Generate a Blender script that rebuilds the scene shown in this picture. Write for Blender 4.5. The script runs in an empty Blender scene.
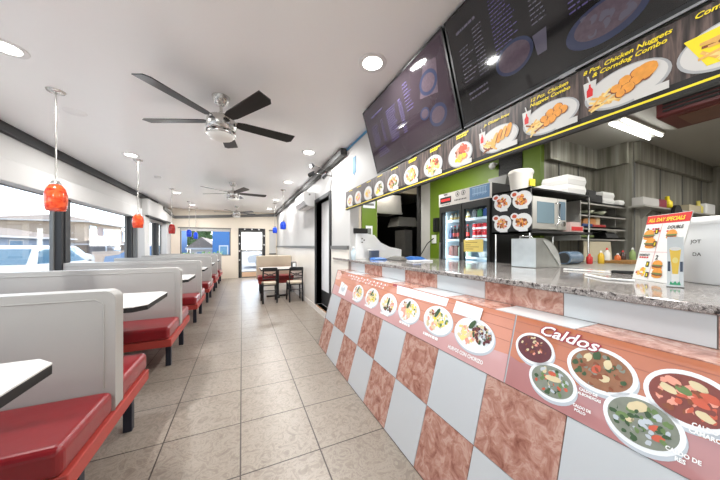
import bpy, bmesh, math, random
from mathutils import Vector, Matrix
PI = math.pi
sc = bpy.context.scene
COL = sc.collection

# ------------------------------------------------------------------ camera
cam_d = bpy.data.cameras.new('camera'); cam = bpy.data.objects.new('camera', cam_d); COL.objects.link(cam)
cam.location = (0, 0, 1.25); cam.rotation_euler = (math.radians(90), 0, math.radians(-24.494))
cam_d.sensor_fit = 'HORIZONTAL'; cam_d.sensor_width = 36.0; cam_d.lens = 36.0*259/720
cam_d.shift_y = 6/720; cam_d.clip_start = 0.02; cam_d.clip_end = 400
sc.camera = cam

# ------------------------------------------------------------------ sky, sun, exposure
world = bpy.data.worlds.new('sky'); sc.world = world; world.use_nodes = True
wn = world.node_tree; wn.nodes.clear()
w_out = wn.nodes.new('ShaderNodeOutputWorld'); w_bg = wn.nodes.new('ShaderNodeBackground')
w_sky = wn.nodes.new('ShaderNodeTexSky'); w_sky.sky_type = 'NISHITA'; w_sky.sun_disc = False
w_sky.sun_elevation = math.radians(52); w_sky.sun_rotation = math.radians(20); w_sky.dust_density = 0.5; w_sky.air_density = 1.0
w_bg.inputs['Strength'].default_value = .5
w_hs = wn.nodes.new('ShaderNodeHueSaturation'); w_hs.inputs['Saturation'].default_value = .45
wn.links.new(w_sky.outputs[0], w_hs.inputs['Color']); wn.links.new(w_hs.outputs[0], w_bg.inputs[0]); wn.links.new(w_bg.outputs[0], w_out.inputs[0])
sun_d = bpy.data.lights.new('sun', 'SUN'); sun_d.energy = 3.4; sun_d.angle = math.radians(0.6); sun_d.color = (1, .95, .86)
sun = bpy.data.objects.new('sun', sun_d); COL.objects.link(sun)
sun.rotation_euler = Vector((-.42, -.80, -1.0)).to_track_quat('-Z', 'Y').to_euler(); sun.location = (3, 14, 12)
LAMP = 21.0           # power of each recessed ceiling lamp
sc.view_settings.view_transform = 'Standard'; sc.view_settings.look = 'None'
sc.view_settings.exposure = 0.55; sc.view_settings.gamma = 1.0; sc.view_settings.use_curve_mapping = False
try:
    sc.cycles.use_denoising = True
    sc.cycles.max_bounces = 10; sc.cycles.diffuse_bounces = 5; sc.cycles.transparent_max_bounces = 16
    sc.cycles.sample_clamp_indirect = 6.0; sc.cycles.caustics_reflective = False; sc.cycles.caustics_refractive = False
except Exception:
    pass

# ------------------------------------------------------------------ materials
def lin(c):
    return tuple(((x/255)/12.92 if x/255 <= .04045 else ((x/255+.055)/1.055)**2.4) for x in c)
MATS = {}
def mat(name, rgb, rough=.5, metal=0.0, var=.06, scale=8.0, emit=0.0, emit_rgb=None, coat=0.0, bump=0.0, spec=.5, bscale=None):
    """Principled material whose colour is broken up a little by procedural noise."""
    if name in MATS: return MATS[name]
    m = bpy.data.materials.new(name); m.use_nodes = True; nt = m.node_tree
    b = nt.nodes['Principled BSDF']; c = lin(rgb)
    tc = nt.nodes.new('ShaderNodeTexCoord'); no = nt.nodes.new('ShaderNodeTexNoise')
    no.inputs['Scale'].default_value = scale; no.inputs['Detail'].default_value = 4
    nt.links.new(tc.outputs['Object'], no.inputs['Vector'])
    mx = nt.nodes.new('ShaderNodeMix'); mx.data_type = 'RGBA'
    mx.inputs[6].default_value = tuple(max(0, x*(1-var)) for x in c)+(1,)
    mx.inputs[7].default_value = tuple(min(1, x*(1+var)) for x in c)+(1,)
    nt.links.new(no.outputs['Fac'], mx.inputs[0]); nt.links.new(mx.outputs[2], b.inputs['Base Color'])
    b.inputs['Roughness'].default_value = rough; b.inputs['Metallic'].default_value = metal
    b.inputs['Coat Weight'].default_value = coat; b.inputs['Specular IOR Level'].default_value = spec
    if emit > 0:
        b.inputs['Emission Color'].default_value = (lin(emit_rgb) if emit_rgb else c)+(1,)
        b.inputs['Emission Strength'].default_value = emit
    if bump > 0:
        bp = nt.nodes.new('ShaderNodeBump'); bp.inputs['Strength'].default_value = bump; bp.inputs['Distance'].default_value = .01
        n2 = nt.nodes.new('ShaderNodeTexNoise'); n2.inputs['Scale'].default_value = bscale or scale*3
        nt.links.new(tc.outputs['Object'], n2.inputs['Vector'])
        nt.links.new(n2.outputs['Fac'], bp.inputs['Height']); nt.links.new(bp.outputs[0], b.inputs['Normal'])
    MATS[name] = m; return m

def ramp(nt, stops):
    r = nt.nodes.new('ShaderNodeValToRGB'); e = r.color_ramp.elements
    while len(e) > 1: e.remove(e[-1])
    e[0].position = stops[0][0]; e[0].color = lin(stops[0][1])+(1,)
    for p, c in stops[1:]:
        k = e.new(p); k.color = lin(c)+(1,)
    return r

def stone(name, stops, scale, rough=.3, detail=10, distort=1.0, coat=0.0):
    m = bpy.data.materials.new(name); m.use_nodes = True; nt = m.node_tree; b = nt.nodes['Principled BSDF']
    tc = nt.nodes.new('ShaderNodeTexCoord'); no = nt.nodes.new('ShaderNodeTexNoise')
    no.inputs['Scale'].default_value = scale; no.inputs['Detail'].default_value = detail; no.inputs['Distortion'].default_value = distort
    no.inputs['Roughness'].default_value = .65
    nt.links.new(tc.outputs['Object'], no.inputs['Vector'])
    r = ramp(nt, stops); nt.links.new(no.outputs['Fac'], r.inputs[0]); nt.links.new(r.outputs[0], b.inputs['Base Color'])
    b.inputs['Roughness'].default_value = rough; b.inputs['Coat Weight'].default_value = coat
    MATS[name] = m; return m

def floor_mat():
    m = bpy.data.materials.new('stone_floor_tile'); m.use_nodes = True; nt = m.node_tree; b = nt.nodes['Principled BSDF']
    ge = nt.nodes.new('ShaderNodeNewGeometry'); mp = nt.nodes.new('ShaderNodeMapping')
    mp.inputs['Location'].default_value = (.008+4.46, -2.012+9.2, 0)
    nt.links.new(ge.outputs['Position'], mp.inputs[0])
    br = nt.nodes.new('ShaderNodeTexBrick'); br.offset = 0; br.offset_frequency = 1; br.squash = 1
    br.inputs['Scale'].default_value = 1; br.inputs['Brick Width'].default_value = .446; br.inputs['Row Height'].default_value = .46
    br.inputs['Mortar Size'].default_value = .0045; br.inputs['Mortar Smooth'].default_value = .25; br.inputs['Bias'].default_value = 0
    br.inputs['Color1'].default_value = lin((154, 145, 135))+(1,); br.inputs['Color2'].default_value = lin((161, 152, 142))+(1,)
    br.inputs['Mortar'].default_value = lin((70, 62, 56))+(1,)
    nt.links.new(mp.outputs[0], br.inputs['Vector'])
    n1 = nt.nodes.new('ShaderNodeTexNoise'); n1.inputs['Scale'].default_value = 11; n1.inputs['Detail'].default_value = 12
    n1.inputs['Distortion'].default_value = 2.2; n1.inputs['Roughness'].default_value = .7
    nt.links.new(ge.outputs['Position'], n1.inputs['Vector'])
    r = ramp(nt, [(.30, (172, 166, 160)), (.46, (206, 201, 196)), (.52, (238, 236, 232)), (.58, (206, 201, 196)), (.78, (176, 169, 163))])
    nt.links.new(n1.outputs['Fac'], r.inputs[0])
    mu = nt.nodes.new('ShaderNodeMix'); mu.data_type = 'RGBA'; mu.blend_type = 'MULTIPLY'; mu.inputs[0].default_value = .85
    nt.links.new(br.outputs['Color'], mu.inputs[6]); nt.links.new(r.outputs[0], mu.inputs[7])
    nt.links.new(mu.outputs[2], b.inputs['Base Color'])
    b.inputs['Roughness'].default_value = .33
    bp = nt.nodes.new('ShaderNodeBump'); bp.inputs['Strength'].default_value = .25; bp.inputs['Distance'].default_value = .004
    ad = nt.nodes.new('ShaderNodeMath'); ad.operation = 'SUBTRACT'
    nt.links.new(n1.outputs['Fac'], ad.inputs[0]); nt.links.new(br.outputs['Fac'], ad.inputs[1])
    nt.links.new(ad.outputs[0], bp.inputs['Height']); nt.links.new(bp.outputs[0], b.inputs['Normal'])
    return m

def glass_mat(name, tint=(1, 1, 1), gloss=.06):
    m = bpy.data.materials.new(name); m.use_nodes = True; nt = m.node_tree; nt.nodes.clear()
    o = nt.nodes.new('ShaderNodeOutputMaterial'); mx = nt.nodes.new('ShaderNodeMixShader')
    t = nt.nodes.new('ShaderNodeBsdfTransparent'); g = nt.nodes.new('ShaderNodeBsdfGlossy'); lw = nt.nodes.new('ShaderNodeFresnel')
    t.inputs[0].default_value = tint+(1,); g.inputs['Roughness'].default_value = .02; lw.inputs['IOR'].default_value = 1.3
    mm = nt.nodes.new('ShaderNodeMath'); mm.operation = 'MULTIPLY'; mm.inputs[1].default_value = .22
    nt.links.new(lw.outputs[0], mm.inputs[0]); nt.links.new(mm.outputs[0], mx.inputs[0])
    nt.links.new(t.outputs[0], mx.inputs[1]); nt.links.new(g.outputs[0], mx.inputs[2]); nt.links.new(mx.outputs[0], o.inputs[0])
    MATS[name] = m; return m

M_floor = floor_mat()
M_ceil = mat('ceiling_paint', (247, 247, 247), .30, var=.02, scale=1.2)
M_wall = mat('white_wall_paint', (190, 189, 187), .6, var=.02, scale=2)
M_cream = mat('cream_wall_paint', (232, 222, 205), .6, var=.02, scale=2)
M_wtile = mat('cream_wainscot_tile', (228, 222, 212), .25, var=.03, scale=3)
M_dtrim = mat('charcoal_trim', (35, 36, 38), .6, var=.08)
M_gtrim = mat('grey_trim', (104, 104, 102), .45, var=.08)
M_white = mat('white_gloss', (232, 232, 232), .35, var=.02)
M_black = mat('black_metal', (24, 24, 26), .35, var=.1)
M_blackm = mat('matt_black', (20, 20, 20), .6, var=.1)
M_navy = mat('blue_black_paint', (26, 30, 44), .4, var=.1)
M_nickel = mat('brushed_nickel', (208, 206, 202), .24, 1.0, var=.05, scale=30)
M_chrome = mat('chrome', (205, 205, 205), .1, 1.0, var=.02)
M_steel = mat('stainless_steel', (186, 184, 178), .36, .55, var=.10, scale=4)
def streak_mat():
    m = bpy.data.materials.new('brushed_steel_wall'); m.use_nodes = True; nt = m.node_tree; bb = nt.nodes['Principled BSDF']
    tc = nt.nodes.new('ShaderNodeTexCoord'); mp = nt.nodes.new('ShaderNodeMapping'); mp.inputs['Scale'].default_value = (9, 9, .45)
    no = nt.nodes.new('ShaderNodeTexNoise'); no.inputs['Scale'].default_value = 1.6; no.inputs['Detail'].default_value = 8
    nt.links.new(tc.outputs['Object'], mp.inputs[0]); nt.links.new(mp.outputs[0], no.inputs[0])
    rr = ramp(nt, [(.34, (112, 109, 98)), (.5, (142, 139, 128)), (.66, (168, 166, 156))]); nt.links.new(no.outputs[0], rr.inputs[0]); nt.links.new(rr.outputs[0], bb.inputs['Base Color'])
    bb.inputs['Metallic'].default_value = .45; bb.inputs['Roughness'].default_value = .34
    return m
M_steelw = streak_mat()
M_seat = mat('red_vinyl', (138, 24, 32), .33, var=.10, scale=5, coat=.25, bump=.12, bscale=14)
M_seatb = mat('red_seat_board', (176, 66, 58), .45, var=.08)
M_back = mat('grey_vinyl', (170, 168, 164), .42, var=.05, scale=4, bump=.10, bscale=6)
M_tan = mat('tan_vinyl', (196, 182, 160), .45, var=.04)
M_table = mat('white_laminate', (226, 225, 222), .22, var=.02)
M_ttile = mat('white_counter_tile', (184, 187, 189), .18, var=.03, scale=3)
M_pink = stone('pink_marble_tile', [(.28, (118, 74, 62)), (.42, (152, 106, 92)), (.52, (170, 128, 114)), (.60, (186, 152, 138)), (.68, (158, 114, 98)), (.8, (128, 84, 72))], 17, .16, 14, .7)
M_grout = mat('grey_grout', (122, 112, 106), .8, var=.1, scale=30)
M_gran = stone('speckled_granite', [(.34, (46, 42, 42)), (.43, (92, 87, 85)), (.50, (168, 162, 158)), (.56, (96, 91, 89)), (.63, (206, 201, 198)), (.70, (70, 66, 64))], 70, .09, 6, .4)
M_green = mat('lime_green_paint', (102, 128, 26), .5, var=.05)
M_beige = mat('beige_wall_paint', (196, 182, 162), .6, var=.04)
M_dark = mat('dark_room_wall', (34, 32, 31), .7, var=.2)  # near-black wall colour for the back room
M_kceil = mat('kitchen_ceiling_panel', (168, 166, 158), .5, var=.05, scale=1.5)
M_glass = glass_mat('window_glass', (.96, .98, 1.0))
M_cglass = glass_mat('cooler_glass', (.9, .95, .97))
M_clear = glass_mat('clear_plastic', (.86, .88, .88))
M_lamp = mat('lamp_lens', (255, 250, 240), .4, var=0, emit=9)
M_tube = mat('fluorescent_tube', (255, 255, 250), .4, var=0, emit=9)
M_opal = mat('opal_glass', (236, 236, 232), .3, var=.02)
M_bluetape = mat('blue_masking_tape', (70, 138, 182), .6, var=.06)
M_foam = mat('white_foam', (238, 238, 236), .6, var=.02)
M_yellow = mat('printed_yellow', (240, 216, 40), .5, var=.02)
M_red = mat('printed_red', (206, 34, 36), .5, var=.04)
M_pwhite = mat('printed_white', (232, 232, 230), .4, var=.02)
M_paper = mat('white_paper', (236, 238, 242), .5, var=.02)
M_note = mat('yellow_note_paper', (224, 200, 110), .6, var=.03)
M_maroon = mat('maroon_painted_metal', (92, 24, 26), .4, var=.15)
M_blue = mat('blue_plastic', (30, 98, 176), .45, var=.06)
M_bread = mat('golden_fry', (222, 172, 92), .6, var=.22, scale=40)
M_nug = mat('nugget_crumb', (222, 150, 62), .6, var=.25, scale=60)
M_meat = mat('browned_meat', (128, 70, 44), .6, var=.3, scale=50)
M_rice = mat('yellow_rice', (232, 204, 130), .6, var=.15, scale=60)
M_salad = mat('green_salad', (100, 124, 74), .6, var=.3, scale=50)
M_tom = mat('tomato_red', (190, 84, 58), .5, var=.2, scale=40)
M_ham = mat('pink_ham', (222, 150, 130), .6, var=.2, scale=40)
M_broth = mat('brown_broth', (140, 92, 60), .4, var=.3, scale=40)
M_broth2 = mat('red_broth', (122, 54, 42), .4, var=.25, scale=40)
M_broth3 = mat('green_grey_broth', (122, 126, 112), .4, var=.25, scale=40)
M_bean = mat('dark_bean', (92, 40, 46), .5, var=.3, scale=60)
M_pale = mat('pale_chunk', (206, 190, 152), .5, var=.1, scale=40)
M_veg = mat('dark_green_veg', (52, 78, 44), .5, var=.3, scale=40)

# ------------------------------------------------------------------ mesh builder
def wloc(o):
    v = Vector((0, 0, 0))
    while o is not None:
        v += o.location; o = o.parent
    return v

class MB:
    def __init__(s): s.v = []; s.f = []; s.m = []; s.s = []
    def poly(s, pts, m=0, sm=False):
        i = len(s.v); s.v += [tuple(p) for p in pts]; s.f.append(tuple(range(i, i+len(pts)))); s.m.append(m); s.s.append(sm)
    def raw(s, vs, fs, m=0, sm=False):
        i = len(s.v); s.v += [tuple(p) for p in vs]
        for f in fs: s.f.append(tuple(i+k for k in f)); s.m.append(m); s.s.append(sm)
    def box(s, x0, x1, y0, y1, z0, z1, m=0):
        s.raw([(x, y, z) for z in (z0, z1) for y in (y0, y1) for x in (x0, x1)],
              [(0, 2, 3, 1), (4, 5, 7, 6), (0, 1, 5, 4), (2, 6, 7, 3), (0, 4, 6, 2), (1, 3, 7, 5)], m)
    def hexa(s, b, t, m=0):
        """b, t: four bottom and four top corners, both counter-clockwise from above."""
        s.raw(list(b)+list(t), [(3, 2, 1, 0), (4, 5, 6, 7), (0, 1, 5, 4), (1, 2, 6, 5), (2, 3, 7, 6), (3, 0, 4, 7)], m)
    def beam(s, p0, p1, w, h, m=0, up=(0, 0, 1)):
        p0, p1 = Vector(p0), Vector(p1); d = (p1-p0).normalized(); a = d.cross(Vector(up))
        a = a.normalized() if a.length > 1e-6 else Vector((1, 0, 0)); b = a.cross(d)
        q = [p0+a*x*w/2+b*y*h/2 for x, y in ((-1, -1), (1, -1), (1, 1), (-1, 1))]
        r = [p+(p1-p0) for p in q]
        s.raw(q+r, [(0, 1, 2, 3), (7, 6, 5, 4), (0, 4, 5, 1), (1, 5, 6, 2), (2, 6, 7, 3), (3, 7, 4, 0)], m)
    def cyl(s, p0, p1, r0, r1=None, n=16, m=0):
        r1 = r0 if r1 is None else r1
        p0, p1 = Vector(p0), Vector(p1); d = (p1-p0).normalized()
        a = d.cross(Vector((0, 0, 1))); a = a.normalized() if a.length > 1e-4 else Vector((1, 0, 0)); b = d.cross(a)
        A = [p0+(a*math.cos(2*PI*k/n)+b*math.sin(2*PI*k/n))*r0 for k in range(n)]
        B = [p1+(a*math.cos(2*PI*k/n)+b*math.sin(2*PI*k/n))*r1 for k in range(n)]
        i = len(s.v); s.raw(A+B, [(k, (k+1) % n, n+(k+1) % n, n+k) for k in range(n)], m, True)
        s.poly(A[::-1], m); s.poly(B, m)
    def tube(s, pts, r, n=8, m=0):
        pts = [Vector(p) for p in pts]; L = len(pts); rings = []
        for i, p in enumerate(pts):
            d = (pts[min(i+1, L-1)]-pts[max(i-1, 0)]).normalized()
            a = d.cross(Vector((0, 0, 1))); a = a.normalized() if a.length > 1e-3 else Vector((1, 0, 0)); b = d.cross(a)
            rings.append([p+(a*math.cos(2*PI*k/n)+b*math.sin(2*PI*k/n))*r for k in range(n)])
        s.raw(sum(rings, []), [(i*n+k, i*n+(k+1) % n, (i+1)*n+(k+1) % n, (i+1)*n+k) for i in range(L-1) for k in range(n)], m, True)
        s.poly(rings[0][::-1], m); s.poly(rings[-1], m)
    def lathe(s, prof, c=(0, 0, 0), n=24, m=0, sm=True):
        """prof: (radius, z) from bottom to top."""
        vs = [(c[0]+r*math.cos(2*PI*k/n), c[1]+r*math.sin(2*PI*k/n), c[2]+z) for r, z in prof for k in range(n)]
        s.raw(vs, [(i*n+k, i*n+(k+1) % n, (i+1)*n+(k+1) % n, (i+1)*n+k) for i in range(len(prof)-1) for k in range(n)], m, sm)
        if prof[0][0] > 1e-5: s.poly(vs[:n][::-1], m)
        if prof[-1][0] > 1e-5: s.poly(vs[-n:], m)
    def prism(s, pts, off, m=0):
        pts = [Vector(p) for p in pts]; off = Vector(off); n = len(pts); q = [p+off for p in pts]
        s.raw(pts+q, [(k, (k+1) % n, n+(k+1) % n, n+k) for k in range(n)], m)
        s.poly(pts[::-1], m); s.poly(q, m)
    def ball(s, c, rx, ry=None, rz=None, n=12, k=8, m=0):
        ry = ry or rx; rz = rz or rx
        vs = []
        for j in range(1, k):
            t = PI*j/k-PI/2
            for i in range(n):
                a = 2*PI*i/n; vs.append((c[0]+rx*math.cos(t)*math.cos(a), c[1]+ry*math.cos(t)*math.sin(a), c[2]+rz*math.sin(t)))
        b = len(vs); vs += [(c[0], c[1], c[2]-rz), (c[0], c[1], c[2]+rz)]
        fs = [(j*n+i, j*n+(i+1) % n, (j+1)*n+(i+1) % n, (j+1)*n+i) for j in range(k-2) for i in range(n)]
        fs += [(b, (i+1) % n, i) for i in range(n)]+[(b+1, (k-2)*n+i, (k-2)*n+(i+1) % n) for i in range(n)]
        s.raw(vs, fs, m, True)
    # flat drawing on a frame
    def fpoly(s, fr, pts, h, m=0): s.poly([fr.p(a, b, h) for a, b in pts], m)
    def frect(s, fr, a0, a1, b0, b1, h, m=0): s.fpoly(fr, [(a0, b0), (a1, b0), (a1, b1), (a0, b1)], h, m)
    def fell(s, fr, a, b, ra, rb, h, m=0, n=22, rot=0.0, jit=0.0, rnd=random):
        pts = []
        for k in range(n):
            t = 2*PI*k/n; q = 1+(rnd.uniform(-jit, jit) if jit else 0)
            x, y = ra*q*math.cos(t), rb*q*math.sin(t)
            pts.append((a+x*math.cos(rot)-y*math.sin(rot), b+x*math.sin(rot)+y*math.cos(rot)))
        s.fpoly(fr, pts, h, m)
    def ftext(s, fr, txt, a, b, size, h, m=0, align='LEFT', shear=0.0, fat=0.0, sx=1.0, rise=0.0):
        me = text_mesh(txt, align, shear, fat)
        s.raw([fr.p(a+x*size*sx, b+y*size+x*size*sx*rise, h) for x, y in me[0]], me[1], m)
    def obj(s, name, mats, parent=None, bevel=0.0, seg=2, subsurf=0):
        me = bpy.data.meshes.new(name)
        if parent is not None:
            o0 = wloc(parent)
        else:
            xs, ys, zs = zip(*s.v); o0 = Vector(((min(xs)+max(xs))/2, (min(ys)+max(ys))/2, min(zs)))
        me.from_pydata([(x-o0.x, y-o0.y, z-o0.z) for x, y, z in s.v], [], s.f)
        for m in (mats if isinstance(mats, (list, tuple)) else [mats]): me.materials.append(m)
        me.polygons.foreach_set('material_index', s.m); me.polygons.foreach_set('use_smooth', s.s); me.update()
        o = bpy.data.objects.new(name, me); COL.objects.link(o)
        if parent is not None: o.parent = parent
        else: o.location = o0
        if bevel > 0:
            md = o.modifiers.new('bevel', 'BEVEL'); md.width = bevel; md.segments = seg; md.limit_method = 'ANGLE'; md.angle_limit = math.radians(40)
        return o

_TXT = {}
def text_mesh(txt, align, shear, fat):
    key = (txt, align, shear, fat)
    if key in _TXT: return _TXT[key]
    cu = bpy.data.curves.new('lettering', 'FONT'); cu.body = txt; cu.size = 1; cu.shear = shear; cu.offset = fat; cu.align_x = align
    cu.resolution_u = 2; cu.dimensions = '2D'; cu.fill_mode = 'FRONT'
    ob = bpy.data.objects.new('lettering', cu); COL.objects.link(ob)
    dg = bpy.context.evaluated_depsgraph_get(); me = bpy.data.meshes.new_from_object(ob.evaluated_get(dg))
    r = ([(v.co.x, v.co.y) for v in me.vertices], [tuple(p.vertices) for p in me.polygons])
    bpy.data.objects.remove(ob); bpy.data.curves.remove(cu); bpy.data.meshes.remove(me)
    _TXT[key] = r; return r

class Fr:
    def __init__(s, o, ux, uy): s.o = Vector(o); s.ux = Vector(ux).normalized(); s.uy = Vector(uy).normalized(); s.n = s.ux.cross(s.uy)
    def p(s, a, b, h=0.0): return tuple(s.o+s.ux*a+s.uy*b+s.n*h)

def tag(o, label=None, cat=None, group=None, kind=None):
    if label: o['label'] = label
    if cat: o['category'] = cat
    if group: o['group'] = group
    if kind: o['kind'] = kind
    return o
def thing(name, loc, label, cat, group=None, rz=0.0):
    o = bpy.data.objects.new(name, None); COL.objects.link(o); o.location = loc; o.rotation_euler = (0, 0, rz); o.empty_display_size = .1
    return tag(o, label, cat, group)
def struct(o): return tag(o, kind='structure')
def dup(root, loc, label, rz=None):
    r = root.copy(); COL.objects.link(r); r.location = loc; r['label'] = label
    if rz is not None: r.rotation_euler = (0, 0, rz)
    for ch in list(root.children):
        c = ch.copy(); COL.objects.link(c); c.parent = r
        for g in ch.children:
            d = g.copy(); COL.objects.link(d); d.parent = c
    return r
def area(name, loc, size, power, rgb=(1, 1, 1), rot=(0, 0, 0), shape='DISK', size_y=None, parent=None, spread=None):
    d = bpy.data.lights.new(name, 'AREA'); d.shape = shape; d.size = size; d.energy = power; d.color = rgb
    if size_y: d.size_y = size_y
    if spread: d.spread = spread
    o = bpy.data.objects.new(name, d); COL.objects.link(o); o.location = loc; o.rotation_euler = rot
    if parent: o.parent = parent
    return o

# ================================================================== SETTING
XL, XR, YF, YB, CZ = -2.4, 1.32, 11.2, -2.2, 2.6
b = MB(); b.box(XL-.15, 7.5, YB-.15, YF+.15, -.12, 0); struct(b.obj('floor', M_floor))
b = MB(); b.box(XL-.15, XR+.0, YB-.15, YF+.15, CZ, CZ+.15); struct(b.obj('ceiling', M_ceil))
# left wall: dado, header, posts
b = MB(); b.box(XL-.13, XL, YB, YF+.13, 0, .70); b.box(XL-.13, XL, YB, YF+.13, 1.95, CZ); struct(b.obj('wall_left', M_wall))
b = MB(); b.box(XL-.10, XL+.03, YB, YF, .665, .70); struct(b.obj('trim_left_sill', M_dtrim))
POSTS = [(-.1, .12), (2.5, 2.72), (5.20, 5.42), (7.78, 8.10), (9.75, 10.05)]
for y0, y1 in POSTS:
    b = MB(); b.box(XL-.06, XL+.025, y0, y1, .70, 1.949); b.box(XL-.10, XL-.06, y0+.05, y1-.05, .70, 1.949); b.box(XL+.025, XL+.04, y0+.06, y1-.06, .70, 1.949)
    struct(b.obj('pillar_charcoal_mullion', M_dtrim, bevel=.006))
for y0, y1 in ((8.45, 8.85), (10.6, 11.2)):
    b = MB(); b.box(XL-.1, XL+.10, y0, y1, .70, 2.06); struct(b.obj('pillar_white', M_wall, bevel=.006))
WY = [YB, -.1, .12, 2.5, 2.72, 5.20, 5.42, 7.78, 8.10, 8.45, 8.85, 9.75, 10.05, 10.6]
for i in range(0, len(WY), 2):
    y0, y1 = WY[i], WY[i+1]
    b = MB()
    b.box(XL-.09, XL-.05, y0, y1, .70, .73); b.box(XL-.09, XL-.05, y0, y1, 1.942, 1.949); b.box(XL-.09, XL-.05, y0, y0+.025, .73, 1.942); b.box(XL-.09, XL-.05, y1-.025, y1, .73, 1.942)
    f = struct(b.obj('window_%d' % (i//2+1), M_gtrim))
    g = MB(); g.box(XL-.073, XL-.067, y0+.025, y1-.025, .73, 1.942); g.obj('pane', M_glass, f)
# roller-shade valance over the left windows
b = MB()
b.box(XL, XL+.09, 2.72, 8.3, 1.95, 2.20); struct(b.obj('trim_window_valance', M_wall, bevel=.01))
b = MB()
b.box(XL, XL+.16, 8.5, 10.9, 2.06, 2.5); struct(b.obj('trim_window_soffit', M_wall, bevel=.02))
b = MB(); b.box(XL+.0, XL+.17, 8.5, 10.9, 2.03, 2.06); struct(b.obj('trim_soffit_edge', M_dtrim))
b = MB(); b.box(XL, XL+.06, YB, 9.8, 2.49, 2.595); struct(b.obj('trim_left_crown', M_dtrim))
b = MB(); b.beam((XL+.18, 9.9, 2.44), (XL+.18, YF-.01, 2.30), .04, .09); struct(b.obj('trim_left_far_crown', M_gtrim))
# far wall with window and glass door openings
def wall_y(name, y0, y1, x0, x1, z0, z1, holes, m):
    """wall in the XZ plane with rectangular holes (hx0,hx1,hz0,hz1), one mesh."""
    b = MB(); xs = sorted({x0, x1, *[h[0] for h in holes], *[h[1] for h in holes]})
    for a, c in zip(xs, xs[1:]):
        hs = sorted([h for h in holes if h[0] <= a+1e-6 and h[1] >= c-1e-6], key=lambda h: h[2]); z = z0
        for h in hs:
            if h[2] > z+1e-6: b.box(a, c, y0, y1, z, h[2])
            z = h[3]
        if z < z1-1e-6: b.box(a, c, y0, y1, z, z1)
    return struct(b.obj(name, m))
def wall_x(name, x0, x1, y0, y1, z0, z1, holes, m):
    b = MB(); ys = sorted({y0, y1, *[h[0] for h in holes], *[h[1] for h in holes]})
    for a, c in zip(ys, ys[1:]):
        hs = sorted([h for h in holes if h[0] <= a+1e-6 and h[1] >= c-1e-6], key=lambda h: h[2]); z = z0
        for h in hs:
            if h[2] > z+1e-6: b.box(x0, x1, a, c, z, h[2])
            z = h[3]
        if z < z1-1e-6: b.box(x0, x1, a, c, z, z1)
    return struct(b.obj(name, m))
wall_y('wall_far', YF, YF+.14, XL, XR+.15, 0, CZ, [(-2.04, -.40, .88, 1.90), (-.125, .86, 0, 1.95)], M_cream)
b = MB()
for x0, x1, z0, z1 in ((-2.04, -.40, .88, .92), (-2.04, -.40, 1.87, 1.90), (-2.04, -2.0, .92, 1.87), (-.44, -.40, .92, 1.87)): b.box(x0, x1, YF+.03, YF+.08, z0, z1)
f = struct(b.obj('window_9', M_gtrim))
g = MB(); g.box(-2.0, -.44, YF+.05, YF+.056, .92, 1.87); g.obj('pane', M_glass, f)
g = MB(); g.box(-2.02, -.42, YF-.03, YF+.02, 1.80, 1.89); g.obj('blind_cassette', M_wall, f, bevel=.008)
b = MB(); b.box(-2.1, -.38, YF-.02, YF, 1.905, 1.935); struct(b.obj('trim_window_head', M_gtrim))
# street door
b = MB()
for x0, x1, z0, z1 in ((-.125, -.05, 0, 1.95), (.78, .86, 0, 1.95), (-.05, .78, 1.87, 1.95)): b.box(x0, x1, YF-.03, YF+.10, z0, z1)
f = struct(b.obj('door_1', M_dtrim, bevel=.005))
g = MB()
for x0, x1, z0, z1 in ((-.05, -.005, 0, 1.87), (.735, .78, 0, 1.87), (-.005, .735, 1.79, 1.87), (-.005, .735, 0, .24), (-.005, .735, 1.03, 1.09)): g.box(x0, x1, YF+.02, YF+.06, z0, z1)
d = g.obj('door_leaf', M_gtrim, f)
g = MB(); g.box(-.005, .735, YF+.037, YF+.043, .24, 1.79); g.obj('pane', M_glass, d)
g = MB(); g.box(.0, .73, YF+.012, YF+.02, .03, .22); g.obj('kick_panel', mat('peach_kick_panel', (226, 190, 160), .5), d)
g = MB(); g.tube([(.03, YF+.02, 1.05), (.03, YF-.03, 1.05), (.70, YF-.03, 1.05), (.70, YF+.02, 1.05)], .012); g.obj('push_bar', M_nickel, d)
for x, z in ((-.09, 1.66), (-.09, 1.34), (-.09, 1.05), (-.09, .7), (.82, 1.66), (.82, 1.3), (.1, 1.91), (.36, 1.91), (.62, 1.91)):
    g = MB(); g.cyl((x, YF-.03, z), (x, YF-.038, z), .028, n=12); g.obj('white_dot', M_white, f)
# far wall trim and a roller panel right of the door
b = MB(); b.beam((XL+.2, YF-.025, 2.28), (XR-.02, YF-.025, 2.52), .05, .10); struct(b.obj('trim_far_crown', M_gtrim))
b = MB(); b.box(1.02, 1.27, YF-.05, YF-.015, .95, 1.86, 0); b.box(1.0, 1.3, YF-.07, YF-.01, 1.86, 1.91, 1); b.box(1.01, 1.28, YF-.06, YF-.01, .90, .95, 1)
tag(b.obj('roller_blind', [M_wall, M_gtrim]), 'pale roller blind panel hanging on far wall right of glass street door', 'blind')
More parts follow.
